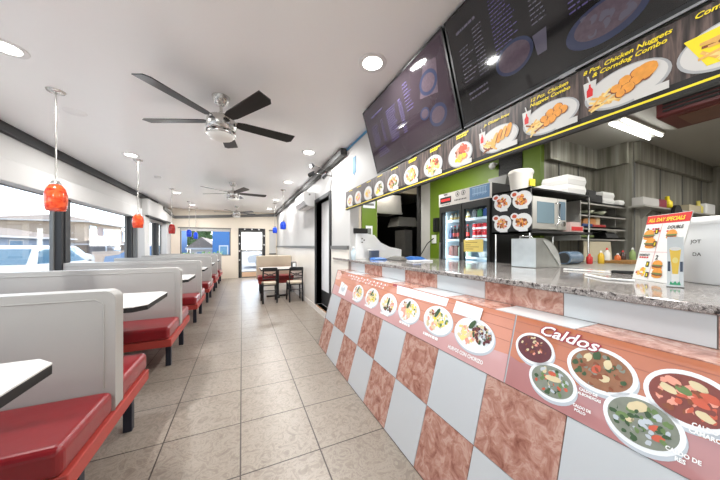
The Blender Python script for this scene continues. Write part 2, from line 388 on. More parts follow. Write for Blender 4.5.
# right wall with door and pass-through openings
OPY, OPZ0, OPZ1 = 3.22, 1.04, 1.965
wall_x('wall_right', XR, XR+.13, YB, YF, 0, CZ, [(4.08, 4.93, .12, 2.08), (YB, OPY, OPZ0, OPZ1)], M_wall)
b = MB(); b.box(XR-.012, XR, 5.0, YF, .10, 1.20); b.box(XR-.012, XR, 3.26, 3.99, .10, 1.20); struct(b.obj('trim_right_wainscot', M_wtile))
b = MB()
for y0, y1 in ((5.0, YF), (3.26, 3.99)): b.box(XR-.025, XR, y0, y1, 1.20, 1.255)
struct(b.obj('trim_right_chair_rail', M_gtrim))
b = MB(); b.box(XR-.02, XR, 3.3, YF, 0.0, .10); struct(b.obj('baseboard_right', mat('white_baseboard', (214, 208, 200), .4)))
b = MB(); b.box(XR-.09, XR-.001, 3.33, YF, 2.50, 2.595); struct(b.obj('trim_right_crown', mat('crown_grey', (80, 80, 79), .65, var=.1), bevel=.01))
b = MB()
for y0, y1, z0, z1 in ((4.0, 4.08, .12, 2.15), (4.93, 5.0, .12, 2.15), (4.08, 4.93, 2.08, 2.15)): b.box(XR-.025, XR+.16, y0, y1, z0, z1)
f = struct(b.obj('door_2', M_dtrim, bevel=.006))
g = MB(); g.box(XR+.10, XR+.14, 4.08, 4.93, .12, 2.08); d = g.obj('door_leaf', M_white, f)
g = MB(); g.box(XR+.09, XR+.10, 4.10, 4.91, .14, .40); g.obj('kick_plate', M_blackm, d)
g = MB(); g.box(XR+.085, XR+.10, 4.22, 4.32, 1.60, 1.72); g.obj('door_sign', M_gtrim, d)
g = MB(); g.lathe([(.02, 0), (.025, .01), (.03, .03), (.02, .05)], (XR+.05, 4.2, 1.02)); g.cyl((XR+.05, 4.2, 1.04), (XR+.1, 4.2, 1.04), .01); g.obj('handle', M_nickel, d)
b = MB(); b.box(XR-.01, XR+.13, 4.08, 4.93, .10, .12); struct(b.obj('trim_door_threshold', mat('wood_threshold', (150, 110, 74), .5, var=.2)))
# wall behind the camera
b = MB(); b.box(XL-.13, 7.5, YB-.15, YB, 0, CZ); struct(b.obj('wall_back', M_wall))
# kitchen shell
b = MB(); b.box(XR+.13, 7.5, YB, 7.2, CZ, CZ+.15); struct(b.obj('ceiling_kitchen', M_kceil))
b = MB(); b.box(3.37, 3.45, 2.0, 4.07, 0, CZ); struct(b.obj('wall_kitchen_green', M_green))
b = MB(); b.box(3.45, 4.65, 2.0, 2.06, 0, CZ); b.box(4.59, 4.65, 1.645, 2.0, 0, CZ); b.box(4.59, 7.36, 1.585, 1.645, 0, CZ); struct(b.obj('wall_kitchen_steel', M_steelw))
b = MB(); b.box(7.3, 7.36, YB, 1.585, 0, CZ); struct(b.obj('wall_kitchen_right', M_steelw))
b = MB(); b.box(4.54, 4.589, 1.62, 1.93, 2.33, CZ); b.box(3.46, 4.589, 1.93, 1.998, 2.33, CZ); b.box(4.62, 7.28, 1.52, 1.58, 2.34, CZ-.005); struct(b.obj('trim_kitchen_soffit', M_steelw))
b = MB()
for x in (4.62, 5.4, 6.2, 7.0): b.box(x, x+.02, 1.575, 1.584, 0.9, 2.34)
for x in (3.75, 4.2): b.box(x, x+.02, 1.99, 1.999, .9, 2.4)
struct(b.obj('trim_steel_panel_seam', M_gtrim))
b = MB(); b.box(3.37, 3.45, 4.07, 4.35, 0, CZ); struct(b.obj('pillar_kitchen_white', mat('pale_grey_post', (190, 188, 184), .5)))
wall_y('wall_kitchen_left', 4.5, 4.6, XR+.13, 3.37, 0, CZ, [(2.42, 3.37, 0, 2.35)], M_beige)
b = MB(); b.box(2.08, 2.40, 4.47, 4.50, 0, CZ); struct(b.obj('trim_green_panel', M_green))
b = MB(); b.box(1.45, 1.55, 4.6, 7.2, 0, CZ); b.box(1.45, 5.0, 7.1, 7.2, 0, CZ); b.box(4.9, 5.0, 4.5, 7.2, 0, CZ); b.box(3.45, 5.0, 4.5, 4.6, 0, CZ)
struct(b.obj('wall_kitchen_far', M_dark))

# ================================================================== OUTSIDE
M_asph = mat('pale_asphalt', (150, 147, 143), .9, var=.08, scale=1)
b = MB(); b.box(-90, 60, -60, 120, -.5, -.33); struct(b.obj('ground', M_asph))
b = MB(); b.box(XL-1.7, XL-.15, YB-2, 40, -.33, -.20); struct(b.obj('sidewalk', mat('concrete_walk', (206, 200, 190), .9, var=.06)))

# ================================================================== CEILING LIGHTS
def downlight(x, y, label, first=[None]):
    if first[0] is None:
        r = thing('recessed_downlight', (x, y, CZ), label, 'ceiling light', 'recessed ceiling lights')
        g = MB(); g.lathe([(.068, -.004), (.10, -.010), (.105, -.002), (.105, 0)], (x, y, CZ), 32); g.obj('trim_ring', M_white, r)
        g = MB(); g.lathe([(.0001, -.006), (.07, -.006), (.07, -.001)], (x, y, CZ), 32); g.obj('lens', M_lamp, r)
        first[0] = r
    else:
        r = dup(first[0], (x, y, CZ), label)
    area('ceiling_lamp', (x, y, CZ-.012), .13, LAMP, (1, .995, .98))
    return r
SPOTS = [(.90, 9.9, 'added recessed ceiling light closest to the far right corner'), (.875, 1.70, 'round recessed ceiling light beside the menu screens'), (.875, 3.70, 'recessed ceiling light left of the dark crown trim end'),  # the first downlight is added to brighten the far end
         (.88, 5.60, 'recessed ceiling light in front of the blue pendants on the right'), (.90, 7.9, 'recessed ceiling light near the far blue pendants'),
         (-1.46, 2.60, 'recessed ceiling light cut by the left edge of the photo'), (-1.50, 4.9, 'recessed ceiling light beside the second red pendant'),
         (-1.50, 7.9, 'recessed ceiling light beside the third red pendant'), (-1.48, 10.0, 'recessed ceiling light nearest the far window')]
for s_ in SPOTS: downlight(*s_)
for x, y, q in ((-1.46, .3, 1), (-1.46, -1.5, 1), (.875, -.3, .5)): area('ceiling_lamp', (x, y, CZ-.012), .13, LAMP*q, (1, .995, .98))
b = MB(); b.lathe([(.0001, -.006), (.085, -.006), (.09, 0)], (-1.53, 3.565, CZ), 28); tag(b.obj('blank_cover', M_ceil), 'round white blank cover on ceiling near first fan', 'cover')
b = MB(); b.lathe([(.0001, -.035), (.05, -.033), (.06, -.01), (.06, 0)], (-1.49, 6.2, CZ), 24); tag(b.obj('smoke_detector', M_white), 'small white smoke detector on ceiling between fans', 'smoke detector')

# ------------------------------------------------------------------ pendants
def pendant(x, y, zb, zt, m, label, group, cap='nickel'):
    r = thing('pendant_lamp', (x, y, CZ), label, 'pendant lamp', group)
    g = MB(); g.lathe([(.0001, -.022), (.02, -.022), (.055, -.012), (.062, 0)], (x, y, CZ), 24); g.obj('canopy', M_nickel, r)
    g = MB(); g.cyl((x, y, zt+.02), (x, y, CZ-.015), .006, n=10); g.obj('rod', M_nickel, r)
    H_ = zt-zb
    g = MB(); g.lathe([(.0001, 0.03), (.022, .03), (.034, .012), (.034, -.006), (.03, -.01)], (x, y, zt), 20); g.obj('shade_cap', M_nickel, r)
    g = MB(); g.lathe([(.046, 0), (.058, .0), (.066, .12*H_), (.072, .4*H_), (.070, .62*H_), (.058, .84*H_), (.040, .97*H_), (.03, H_)], (x, y, zb), 28); g.obj('shade', m, r)
    return r
def shade_mat(name, a, c, e):
    m = bpy.data.materials.new(name); m.use_nodes = True; nt = m.node_tree; bb = nt.nodes['Principled BSDF']
    tc = nt.nodes.new('ShaderNodeTexCoord'); mp = nt.nodes.new('ShaderNodeMapping'); mp.inputs['Scale'].default_value = (9, 9, 22); mp.inputs['Rotation'].default_value = (.2, .15, 0)
    no = nt.nodes.new('ShaderNodeTexNoise'); no.inputs['Scale'].default_value = 1.4; no.inputs['Detail'].default_value = 5; no.inputs['Distortion'].default_value = .8
    nt.links.new(tc.outputs['Object'], mp.inputs[0]); nt.links.new(mp.outputs[0], no.inputs[0])
    rr = ramp(nt, [(.35, a), (.6, c)]); nt.links.new(no.outputs[0], rr.inputs[0]); nt.links.new(rr.outputs[0], bb.inputs['Base Color'])
    nt.links.new(rr.outputs[0], bb.inputs['Emission Color']); bb.inputs['Emission Strength'].default_value = e; bb.inputs['Roughness'].default_value = .12
    return m
M_shr = shade_mat('lit_orange_red_glass', (172, 36, 22), (212, 84, 42), .24)
M_shr2 = shade_mat('dim_red_glass', (130, 20, 22), (180, 46, 40), .08)
M_shb = shade_mat('cobalt_blue_glass', (10, 36, 150), (26, 70, 190), .2)
GP = 'hanging pendant lamps'
pendant(-1.474, 3.15, 1.555, 1.785, M_shr, 'lit orange-red glass pendant lamp nearest the camera, before the near window', GP)
pendant(-1.487, 5.15, 1.535, 1.745, M_shr, 'lit orange-red glass pendant lamp second from the camera', GP)
pendant(-1.51, 7.42, 1.54, 1.765, M_shr2, 'unlit dark red pendant lamp before the white pillar by far windows', GP)
pendant(-1.46, 9.3, 1.53, 1.75, M_shb, 'left blue glass pendant lamp before the far window', GP)
pendant(-1.49, 10.75, 1.50, 1.74, M_shb, 'blue glass pendant lamp hanging closest to the far window', GP)
pendant(.90, 6.45, 1.65, 1.84, M_shb, 'blue glass pendant lamp nearer, over the right dining table', GP)
pendant(.94, 8.5, 1.65, 1.84, M_shb, 'blue glass pendant lamp farther back, left of the roller blind', GP)

# ------------------------------------------------------------------ ceiling fans
def fan(x, y, a0, label):
    r = thing('ceiling_fan', (x, y, CZ), label, 'ceiling fan', 'brushed nickel ceiling fans')
    g = MB(); g.lathe([(.022, -.075), (.045, -.07), (.068, -.035), (.075, 0)], (x, y, CZ), 28); g.obj('canopy', M_nickel, r)
    g = MB(); g.cyl((x, y, CZ-.16), (x, y, CZ-.06), .013, n=14); g.lathe([(.03, -.175), (.034, -.16), (.02, -.14)], (x, y, CZ), 20); g.obj('downrod', M_nickel, r)
    g = MB(); g.lathe([(.118, -.35), (.122, -.345), (.122, -.318), (.110, -.316), (.110, -.310), (.12, -.308), (.12, -.235), (.112, -.20), (.10, -.185), (.03, -.17)], (x, y, CZ), 32)
    mo = g.obj('motor_housing', M_nickel, r)
    g = MB(); g.lathe([(.0001, -.392), (.06, -.388), (.095, -.374), (.114, -.352), (.114, -.348)], (x, y, CZ), 32); g.obj('light_bowl', M_opal, r)
    for k in range(5):
        a = math.radians(a0+72*k); ca, sa = math.cos(a), math.sin(a)
        def q(rad, t, z): return (x+ca*rad-sa*t, y+sa*rad+ca*t, CZ+z)
        g = MB(); zt = -.222; pit = -.20; hw0, hw1 = .052, .066
        c = [(.13, -hw0*.75), (.13, hw0*.75), (.19, hw0), (.64, hw1), (.675, hw1*.55), (.675, -hw1), (.19, -hw0)]
        g.prism([q(a_, t_, zt+t_*pit) for a_, t_ in c], (0, 0, .007)); bl = g.obj('blade', mat('fan_blade_black', (14, 14, 15), .28, var=.1, spec=.35), r)
        g = MB(); g.prism([q(a_, t_, zt+.008+t_*pit) for a_, t_ in ((.10, -.02), (.10, .02), (.2, .035), (.2, -.035))], (0, 0, .006)); g.obj('blade_bracket', M_nickel, bl)
    return r
fan(-.173, 2.66, 12.5, 'large five-blade ceiling fan nearest the camera')
fan(-.176, 6.18, 5, 'middle ceiling fan, second from the camera')
fan(-.17, 9.7, 30, 'small-looking farthest ceiling fan close to the far wall')

# ================================================================== BOOTHS
XA = -.64
def booth(c, label, first=[None]):
    if first[0] is not None: return dup(first[0], (-1.5, c, 0), label)
    r = thing('booth_bench', (-1.5, c, 0), label, 'booth bench', 'double-sided booth benches along the windows')
    g = MB(); x0 = XL+.03
    g.box(x0, XA, c-.50, c+.50, .25, .325); g.obj('seat_rail', M_seatb, r, bevel=.006)
    for s in (-1, 1):
        y0, y1 = sorted((c+s*.055, c+s*.515))
        g = MB(); g.box(x0, XA-.012, y0, y1, .325, .45); g.obj('seat', M_seat, r, bevel=.03, seg=4)
    # backrest: rounded outline in XZ, padded in Y
    g = MB(); out = [(x0, .33), (XA-.005, .33)]
    for k in range(0, 7):
        t = k/6*PI/2; out.append((XA-.005-.05+.05*math.cos(t), 1.0-.05+.05*math.sin(t)))
    out.append((x0, 1.0))
    g.prism([(x, c+.052, z) for x, z in out], (0, -.104, 0)); bk = g.obj('backrest', M_back, r, bevel=.018, seg=3)
    for s in (-1, 1):
        g = MB(); g.tube([(XA-.055, c+s*.054, .46), (XA-.055, c+s*.054, .93), (XA-.09, c+s*.054, .955), (x0+.02, c+s*.054, .955)], .0035, n=6); g.obj('piping', M_back, bk)
    for s in (-1, 1):
        for x in (XA-.06, x0+.08):
            g = MB(); g.box(x-.024, x+.024, c+s*.31-.024, c+s*.31+.024, 0, .25); g.obj('leg', M_navy, r, bevel=.003)
    first[0] = r; return r
for c, l in ((1.94, 'grey and red double booth bench nearest the camera, beside the nearest table'), (3.62, 'second grey and red booth bench from the camera'),
             (5.28, 'third grey and red booth bench from the camera'), (6.92, 'fourth grey and red booth bench from the camera'),
             (8.5, 'fifth grey and red booth bench, second from far wall'), (10.1, 'last booth bench, before the far window')):
    booth(c, l)
def booth_table(c, label, first=[None]):
    if first[0] is not None: return dup(first[0], (-1.4, c, 0), label)
    r = thing('booth_table', (-1.4, c, 0), label, 'table', 'white booth tables')
    x0, x1, y0, y1, q = XL+.04, XA-.02, c-.36, c+.36, .07
    out = [(x0, y0), (x1-q, y0), (x1, y0+q), (x1, y1-q), (x1-q, y1), (x0, y1)]
    g = MB(); g.prism([(x, y, .797) for x, y in out], (0, 0, .006)); t = g.obj('tabletop', M_table, r)
    g = MB(); g.prism([(x, y, .762) for x, y in out], (0, 0, .035)); g.obj('edge_band', M_blackm, t, bevel=.004)
    g = MB(); g.cyl((-1.5, c, .03), (-1.5, c, .762), .035); g.obj('column', M_black, r)
    g = MB(); g.beam((-1.75, c, .02), (-1.25, c, .02), .06, .04); g.beam((-1.5, c-.25, .021), (-1.5, c+.25, .021), .06, .04); g.obj('base', M_black, r, bevel=.004)
    first[0] = r; return r
for c, l in ((1.10, 'white booth table cut by the left edge of the photo'), (2.78, 'white booth table between the first and second benches'),
             (4.45, 'white booth table between the second and third benches'), (6.1, 'white booth table between the third and fourth benches'),
             (7.71, 'white booth table between the fourth and fifth benches'), (9.3, 'white booth table between the fifth and last benches')):
    booth_table(c, l)

# ------------------------------------------------------------------ right dining group
def chair(x, y, label, first=[None]):
    if first[0] is not None: return dup(first[0], (x, y, 0), label)
    r = thing('dining_chair', (x, y, 0), label, 'chair', 'black metal dining chairs')
    w, d = .145, .16
    for s in (-1, 1):
        g = MB(); g.tube([(x+s*w, y-d-.03, 0), (x+s*w, y-d, .40), (x+s*(w-.005), y-d-.02, .60), (x+s*(w-.01), y-d-.05, .77)], .019); g.obj('rear_leg', M_black, r)
        g = MB(); g.tube([(x+s*(w+.01), y+d+.02, 0), (x+s*w, y+d-.01, .41)], .018); g.obj('front_leg', M_black, r)
    g = MB(); g.box(x-w-.005, x+w+.005, y-d+.01, y+d+.01, .40, .445); g.obj('seat', mat('cream_vinyl', (206, 192, 170), .5), r, bevel=.015, seg=3)
    g = MB(); g.tube([(x-w, y-d, .39), (x+w, y-d, .39), (x+w, y+d, .39), (x-w, y+d, .39), (x-w, y-d, .39)], .011); g.obj('seat_frame', M_black, r)
    g = MB(); g.prism([(x-w-.005, y-d-.06, .70), (x+w+.005, y-d-.06, .70), (x+w-.005, y-d-.06, .78), (x-w+.005, y-d-.06, .78)], (0, .02, 0)); g.obj('top_rail', M_black, r, bevel=.005)
    g = MB(); yb = y-d-.03
    for k in (-1, 1):
        g.tube([(x-w, yb, .62+k*.05), (x-.06, yb, .62+k*.02), (x, yb, .62-k*.02), (x+.06, yb, .62+k*.02), (x+w, yb, .62+k*.05)], .011, n=6)
    g.tube([(x-w, yb+.01, .53), (x+w, yb+.01, .53)], .012, n=6); g.obj('back_scroll', M_black, r)
    g = MB(); g.tube([(x-w, y-d-.015, .28), (x+w, y-d-.015, .28)], .009, n=6); g.tube([(x-w, y-d-.02, .16), (x-w, y+d+.01, .16)], .008, n=6); g.tube([(x+w, y-d-.02, .16), (x+w, y+d+.01, .16)], .008, n=6)
    g.obj('stretcher', M_black, r); first[0] = r; return r
chair(.555, 6.12, 'black dining chair at the aisle side of right table')
chair(1.105, 6.06, 'black dining chair next to the right wall')
r = thing('dining_table', (.86, 6.72, 0), 'white topped table behind the two black chairs', 'table')
g = MB(); g.box(.40, 1.27, 6.38, 7.06, .70, .708); t = g.obj('tabletop', M_table, r); g = MB(); g.box(.40, 1.27, 6.38, 7.06, .667, .70); g.obj('edge_band', M_blackm, t)
g = MB(); g.cyl((.80, 6.72, .03), (.80, 6.72, .667), .04); g.obj('column', M_black, r)
g = MB(); g.beam((.55, 6.72, .02), (1.05, 6.72, .02), .06, .04); g.beam((.8, 6.47, .021), (.8, 6.97, .021), .06, .04); g.obj('base', M_black, r, bevel=.004)
r = thing('wall_booth_bench', (.84, 7.45, 0), 'tan backed red seat bench behind the right table', 'booth bench')
g = MB(); g.box(.38, 1.29, 7.20, 7.64, .34, .46); g.obj('seat', M_seat, r, bevel=.03, seg=3)
g = MB(); g.box(.40, 1.28, 7.24, 7.66, .25, .34); g.obj('seat_rail', M_seatb, r)
g = MB(); g.box(.36, 1.30, 7.645, 7.76, .33, .98); g.obj('backrest', M_tan, r, bevel=.02, seg=3)
for x in (.45, 1.22):
    for y in (7.30, 7.68): g = MB(); g.box(x-.024, x+.024, y-.024, y+.024, 0, .27); g.obj('leg', M_navy, r)
r = thing('napkin_dispenser', (1.17, 6.55, .708), 'black napkin dispenser on the right dining table by wall', 'napkin dispenser')
g = MB(); g.box(1.11, 1.23, 6.49, 6.61, .708, .86); g.obj('body', M_black, r, bevel=.01)
g = MB(); g.box(1.135, 1.205, 6.482, 6.49, .74, .83); g.obj('napkin_slot', M_pwhite, r)
g = MB(); g.box(1.12, 1.22, 6.485, 6.491, .835, .85); g.obj('top_trim', M_chrome, r)

# ------------------------------------------------------------------ wall-mounted things on the right wall
r = thing('air_conditioner', (1.2, 5.45, 2.03), 'white split air conditioner on the right wall above the door', 'air conditioner')
g = MB(); prof = [(XR-.002, 2.04), (1.20, 2.03), (1.13, 2.07), (1.09, 2.14), (1.09, 2.30), (1.11, 2.315), (XR-.002, 2.315)]
g.prism([(x, 5.03, z) for x, z in prof], (0, .84, 0)); g.obj('housing', M_white, r, bevel=.01)
g = MB(); g.beam((1.16, 5.08, 2.047), (1.16, 5.82, 2.047), .07, .008); g.obj('louvre', M_gtrim, r)
g = MB(); g.box(1.19, 1.22, 5.022, 5.03, 2.245, 2.275); g.obj('end_mark', M_gtrim, r)
r = thing('spotlight_cluster', (1.24, 3.95, 2.42), 'small chrome and black spotlight bar across the dark crown trim', 'spotlight')
g = MB(); g.tube([(1.318, 3.95, 2.42), (1.00, 3.95, 2.50)], .007); g.tube([(1.318, 3.95, 2.36), (1.03, 4.0, 2.40)], .007); g.tube([(1.315, 3.95, 2.36), (1.315, 3.95, 2.46)], .009); g.obj('arm', M_chrome, r)
for p, q in (((1.00, 3.95, 2.50), (.96, 3.93, 2.47)), ((1.03, 4.0, 2.40), (.98, 4.1, 2.38)), ((1.20, 3.90, 2.38), (1.15, 3.95, 2.32))):
    g = MB(); g.cyl(p, q, .03, .034, 14); hd = g.obj('lamp_head', M_black, r)
    q0 = Vector(q); dd = (Vector(q)-Vector(p)).normalized(); g = MB(); g.cyl(q0, q0+dd*.004, .027, .027, 14); g.obj('lens', M_opal, hd)
b = MB(); b.box(XR-.004, XR-.001, 3.02, 3.12, 2.19, 2.40); b.prism([(XR-.004, 3.05, 2.19), (XR-.004, 3.09, 2.19), (XR-.004, 3.07, 2.16)], (.003, 0, 0))
tag(b.obj('wall_tape', M_bluetape), 'short vertical strip of blue tape on white wall', 'tape')
b = MB(); b.beam((XR-.005, 3.33, 2.575), (XR-.005, 2.45, 2.583), .006, .03); tag(b.obj('corner_tape', M_bluetape), 'long strip of blue tape along ceiling corner to the menu screen', 'tape')

# ================================================================== SERVICE COUNTER
Y0C, Y1C = -2.15, 3.24
SL = Vector((.268, 0, .936)).normalized()
cnt = thing('service_counter', (1.25, 1.3, 0), 'sloping pink and white checked tile service counter with granite top', 'counter')
g = MB(); g.prism([(x, Y0C, z) for x, z in ((.884, 0), (1.150, .931), (1.308, .931), (1.308, 1.038), (1.318, 1.038), (1.318, 0))], (0, Y1C-Y0C, 0)); g.obj('counter_body', M_grout, cnt)
FS = Fr((.879, 0, 0), (0, -1, 0), SL)          # a = -Y, b = distance up the slope
def tiles(g, frame, edges, t0, t1, start, th=.006, gap=.0018):
    for i, (ya, yb) in enumerate(zip(edges, edges[1:])):
        m = (start+i) % 2; ya, yb = max(ya, Y0C), min(yb, Y1C)
        if yb-ya < .01: continue
        q = [frame.p(-yb+gap, t0+gap, -th), frame.p(-ya-gap, t0+gap, -th), frame.p(-ya-gap, t1-gap, -th), frame.p(-yb+gap, t1-gap, -th)]
        w = [frame.p(-yb+gap, t0+gap, .0), frame.p(-ya-gap, t0+gap, .0), frame.p(-ya-gap, t1-gap, .0), frame.p(-yb+gap, t1-gap, .0)]
        g.hexa(q, w, m)
ED = [.872+.3335*k for k in range(-9, 8)]
g = MB()
tiles(g, FS, ED, .004, .342, 0); tiles(g, FS, ED, .342, .667, 1); tiles(g, FS, ED, .667, .972, 0)
g.obj('tile_front', [M_ttile, M_pink], cnt)
FL = Fr((1.145, 0, .937), (0, -1, 0), (1, 0, 0)); g = MB(); tiles(g, FL, [.553+.341*k for k in range(-8, 9)], .0, .166, 0, th=.005); g.obj('ledge_tile', [M_ttile, M_pink], cnt)
FV = Fr((1.304, 0, .938), (0, -1, 0), (0, 0, 1)); g = MB(); tiles(g, FV, [.263+.411*k for k in range(-7, 8)], 0, .104, 1, th=.005); g.obj('upper_tile', [M_ttile, M_pink], cnt)
g = MB(); g.box(1.288, 2.46, Y0C, 3.218, 1.042, 1.072); g.box(1.288, 1.318, 3.218, 3.86, 1.042, 1.072); g.obj('granite_top', M_gran, cnt, bevel=.006)
g = MB(); g.box(2.30, 2.40, -.5, 3.1, 0, 1.04); g.obj('rear_panel', M_steelw, cnt)

# ------------------------------------------------------------------ food prints
RND = random.Random(5)
PM = [mat('printed_plate', (204, 203, 200), .4, var=.02), mat('plate_rim', (166, 168, 170), .4), M_nug, M_bread, M_meat, M_rice, M_salad, M_tom, M_ham, M_pale, M_red, M_yellow, M_veg, M_broth, M_broth2, M_broth3, M_bean]
IX = {k: i for i, k in enumerate('white rim nug fry meat rice salad tom ham pale red yellow veg broth broth2 broth3 bean'.split())}
def scatter(g, fr, a, b, ra, rb, names, n, h, sz, rot_any=True):
    for k in range(n):
        t = RND.uniform(0, 2*PI); q = math.sqrt(RND.random())
        g.fell(fr, a+ra*q*math.cos(t), b+rb*q*math.sin(t), sz*RND.uniform(.7, 1.3), sz*RND.uniform(.5, 1.0), h+k*.00002, IX[RND.choice(names)], 10, RND.uniform(0, PI), .18, RND)
def fries(g, fr, a, b, ra, rb, n, h):
    for k in range(n):
        t = RND.uniform(-.9, .9); x, y = a+RND.uniform(-ra, ra), b+RND.uniform(-rb, rb); l, w = .022, .004
        c_, s_ = math.cos(t), math.sin(t)
        g.fpoly(fr, [(x+c_*p-s_*q, y+s_*p+c_*q) for p, q in ((-l, -w), (l, -w), (l, w), (-l, w))], h+k*.00002, IX[RND.choice(('fry', 'fry', 'rice', 'rice', 'pale', 'fry', 'meat'))])
def cup(g, fr, a, b, h, s=1.0):
    g.fpoly(fr, [(a-.017*s, b-.04*s), (a+.017*s, b-.04*s), (a+.025*s, b+.04*s), (a-.025*s, b+.04*s)], h, 0)
    g.fpoly(fr, [(a-.003, b+.04*s), (a+.002, b+.04*s), (a-.004, b+.068*s), (a-.009, b+.068*s)], h, 0)
    g.fpoly(fr, [(a-.011*s, b-.03*s), (a+.011*s, b-.03*s), (a+.012*s, b), (a+.004*s, b+.014*s), (a+.003*s, b+.028*s), (a-.003*s, b+.028*s), (a-.004*s, b+.014*s), (a-.012*s, b)], h+.0003, IX['red'])

# ------------------------------------------------------------------ menu board over the counter
MX, MZ0, MZ1 = 1.27, 1.738, 1.972
def wood_print(name):
    m = bpy.data.materials.new(name); m.use_nodes = True; nt = m.node_tree; bb = nt.nodes['Principled BSDF']
    tc = nt.nodes.new('ShaderNodeTexCoord'); mp = nt.nodes.new('ShaderNodeMapping'); mp.inputs['Scale'].default_value = (1, 26, 2.4)
    no = nt.nodes.new('ShaderNodeTexNoise'); no.inputs['Scale'].default_value = 2; no.inputs['Detail'].default_value = 6
    nt.links.new(tc.outputs['Object'], mp.inputs[0]); nt.links.new(mp.outputs[0], no.inputs[0])
    rr = ramp(nt, [(.40, (38, 33, 32)), (.52, (70, 60, 57)), (.60, (104, 88, 82)), (.72, (56, 48, 46))]); nt.links.new(no.outputs[0], rr.inputs[0])
    nt.links.new(rr.outputs[0], bb.inputs['Base Color']); bb.inputs['Roughness'].default_value = .42
    return m
mb_ = thing('menu_board', (MX, 1.4, MZ0), 'long dark menu board with dish photos and yellow lettering over the counter', 'menu board')
g = MB(); g.box(MX, MX+.02, -.62, 3.25, MZ0, MZ1); g.obj('board', wood_print('dark_plank_print'), mb_)
g = MB(); g.box(MX-.004, MX+.022, -.62, 3.25, MZ0-.008, MZ0+.004); g.obj('bottom_channel', M_blackm, mb_)
g = MB(); g.box(MX+.02, XR-.001, -.6, 3.24, MZ1-.005, MZ1); g.obj('wall_hanger', M_black, mb_)
FM = Fr((MX, 0, 0), (0, -1, 0), (0, 0, 1))
g = MB(); g.frect(FM, -3.25, .62, MZ0+.006, MZ0+.014, .0012, 0); g.obj('yellow_stripe', M_yellow, mb_)
g = MB(); g.frect(FM, -3.25, .62, MZ0+.014, MZ0+.036, .0010, 0); g.obj('black_band', M_blackm, mb_)
zc = 1.834
DISH = [(3.10, 'ham'), (2.845, 'ham'), (2.573, 'rice'), (2.32, 'salad'), (2.052, 'mix'), (1.771, 'mix'), (1.501, 'mix'), (1.243, 'chop'), (.973, 'strips'), (.715, 'nug'), (.462, 'corn'), (.235, 'sand')]
for y, kind in DISH:
    g = MB(); a = -y; h = .0024
    ra, rb = (.10, .070) if kind in ('strips', 'nug', 'corn', 'sand') else (.102, .078)
    if kind in ('strips', 'nug', 'corn'): ra = .118
    rot = .0
    if kind == 'ham': ra, rb = .10, .078
    g.fell(FM, a, zc, ra, rb, h, IX['rim'], 30, rot); g.fell(FM, a, zc+.002, ra*.93, rb*.92, h+.0002, 0, 30, rot)
    h += .0006
    if kind == 'ham': scatter(g, FM, a+.005, zc, ra*.55, rb*.55, ['ham', 'ham', 'meat', 'pale'], 26, h, .016); scatter(g, FM, a-.03, zc+.0, .02, .02, ['yellow', 'fry'], 5, h+.001, .012)
    elif kind == 'rice': scatter(g, FM, a, zc, ra*.5, rb*.5, ['pale', 'ham', 'rice'], 26, h, .016); scatter(g, FM, a-.03, zc-.005, .02, .018, ['yellow', 'fry'], 6, h+.001, .014)
    elif kind == 'salad': scatter(g, FM, a+.015, zc+.01, ra*.5, rb*.5, ['veg', 'salad', 'pale', 'meat'], 28, h, .014); scatter(g, FM, a-.03, zc-.02, .03, .02, ['yellow', 'fry'], 8, h+.001, .014)
    elif kind == 'mix': scatter(g, FM, a, zc, ra*.68, rb*.68, ['fry', 'tom', 'meat', 'rice', 'salad', 'ham', 'fry'], 60, h, .013)
    elif kind == 'chop': scatter(g, FM, a+.025, zc+.012, ra*.5, rb*.6, ['meat', 'ham', 'tom', 'ham'], 34, h, .018); scatter(g, FM, a+.01, zc-.025, .04, .02, ['fry', 'yellow'], 14, h+.001, .014)
    elif kind == 'strips':
        fries(g, FM, a-.045, zc-.02, .035, .025, 24, h)
        for k in range(4): g.fell(FM, a-.015+k*.026, zc+.002+k*.007, .016, .036, h+.001+k*.0002, IX['nug' if k % 2 else 'fry'], 14, -.35, .08, RND)
        for k in range(3): g.fell(FM, a-.003+k*.026, zc+.004+k*.007, .003, .026, h+.0019, IX['meat'], 8, -.35, .2, RND)
    elif kind in ('nug', 'corn'):
        fries(g, FM, a-.05, zc-.022, .035, .022, 30, h)
        for px, py, pr in ((-.02, .002, .016), (.005, .018, .018), (.012, -.012, .019), (.035, .004, .018), (.038, .028, .019), (.058, .01, .018), (-.008, -.022, .014)):
            g.fell(FM, a+px, zc+py-.002, pr*1.1, pr*1.02, h+.0012-py*.01, IX['meat'], 16, 0, .06, RND); g.fell(FM, a+px, zc+py, pr*.98, pr*.90, h+.00125-py*.01, IX['nug'], 16, RND.uniform(0, 3), .07, RND)
        if kind == 'corn': g.fell(FM, a+.058, zc+.022, .03, .026, h+.0016, IX['nug'], 18, .2, .03, RND)
    else:
        g.fpoly(FM, [(a-.085, zc+.055), (a+.07, zc+.06), (a+.06, zc-.05), (a-.04, zc-.045)], h, IX['yellow'])
        fries(g, FM, a-.01, zc-.0, .03, .03, 20, h+.0005); g.fell(FM, a+.03, zc+.02, .05, .026, h+.0012, IX['meat'], 18, .3, .06, RND); g.fell(FM, a+.03, zc-.02, .045, .018, h+.0013, IX['nug'], 18, .3, .06, RND)
    if kind in ('strips', 'nug', 'corn'): cup(g, FM, a-.10, zc+.038, h+.0004, .86)
    # price tag
    g.frect(FM, a+ra*.25, a+ra*.95, zc-rb*.98, zc-rb*.62, h+.0022, 0)
    g.obj('dish_photo', PM, mb_)
def mtext(ls, size, al='LEFT'):
    g = MB()
    for t, a, z in ls: g.ftext(FM, t, a, z, size, .003, 0, al, .25, .022, 1.12)
    g.obj('caption_lettering', M_yellow, mb_)
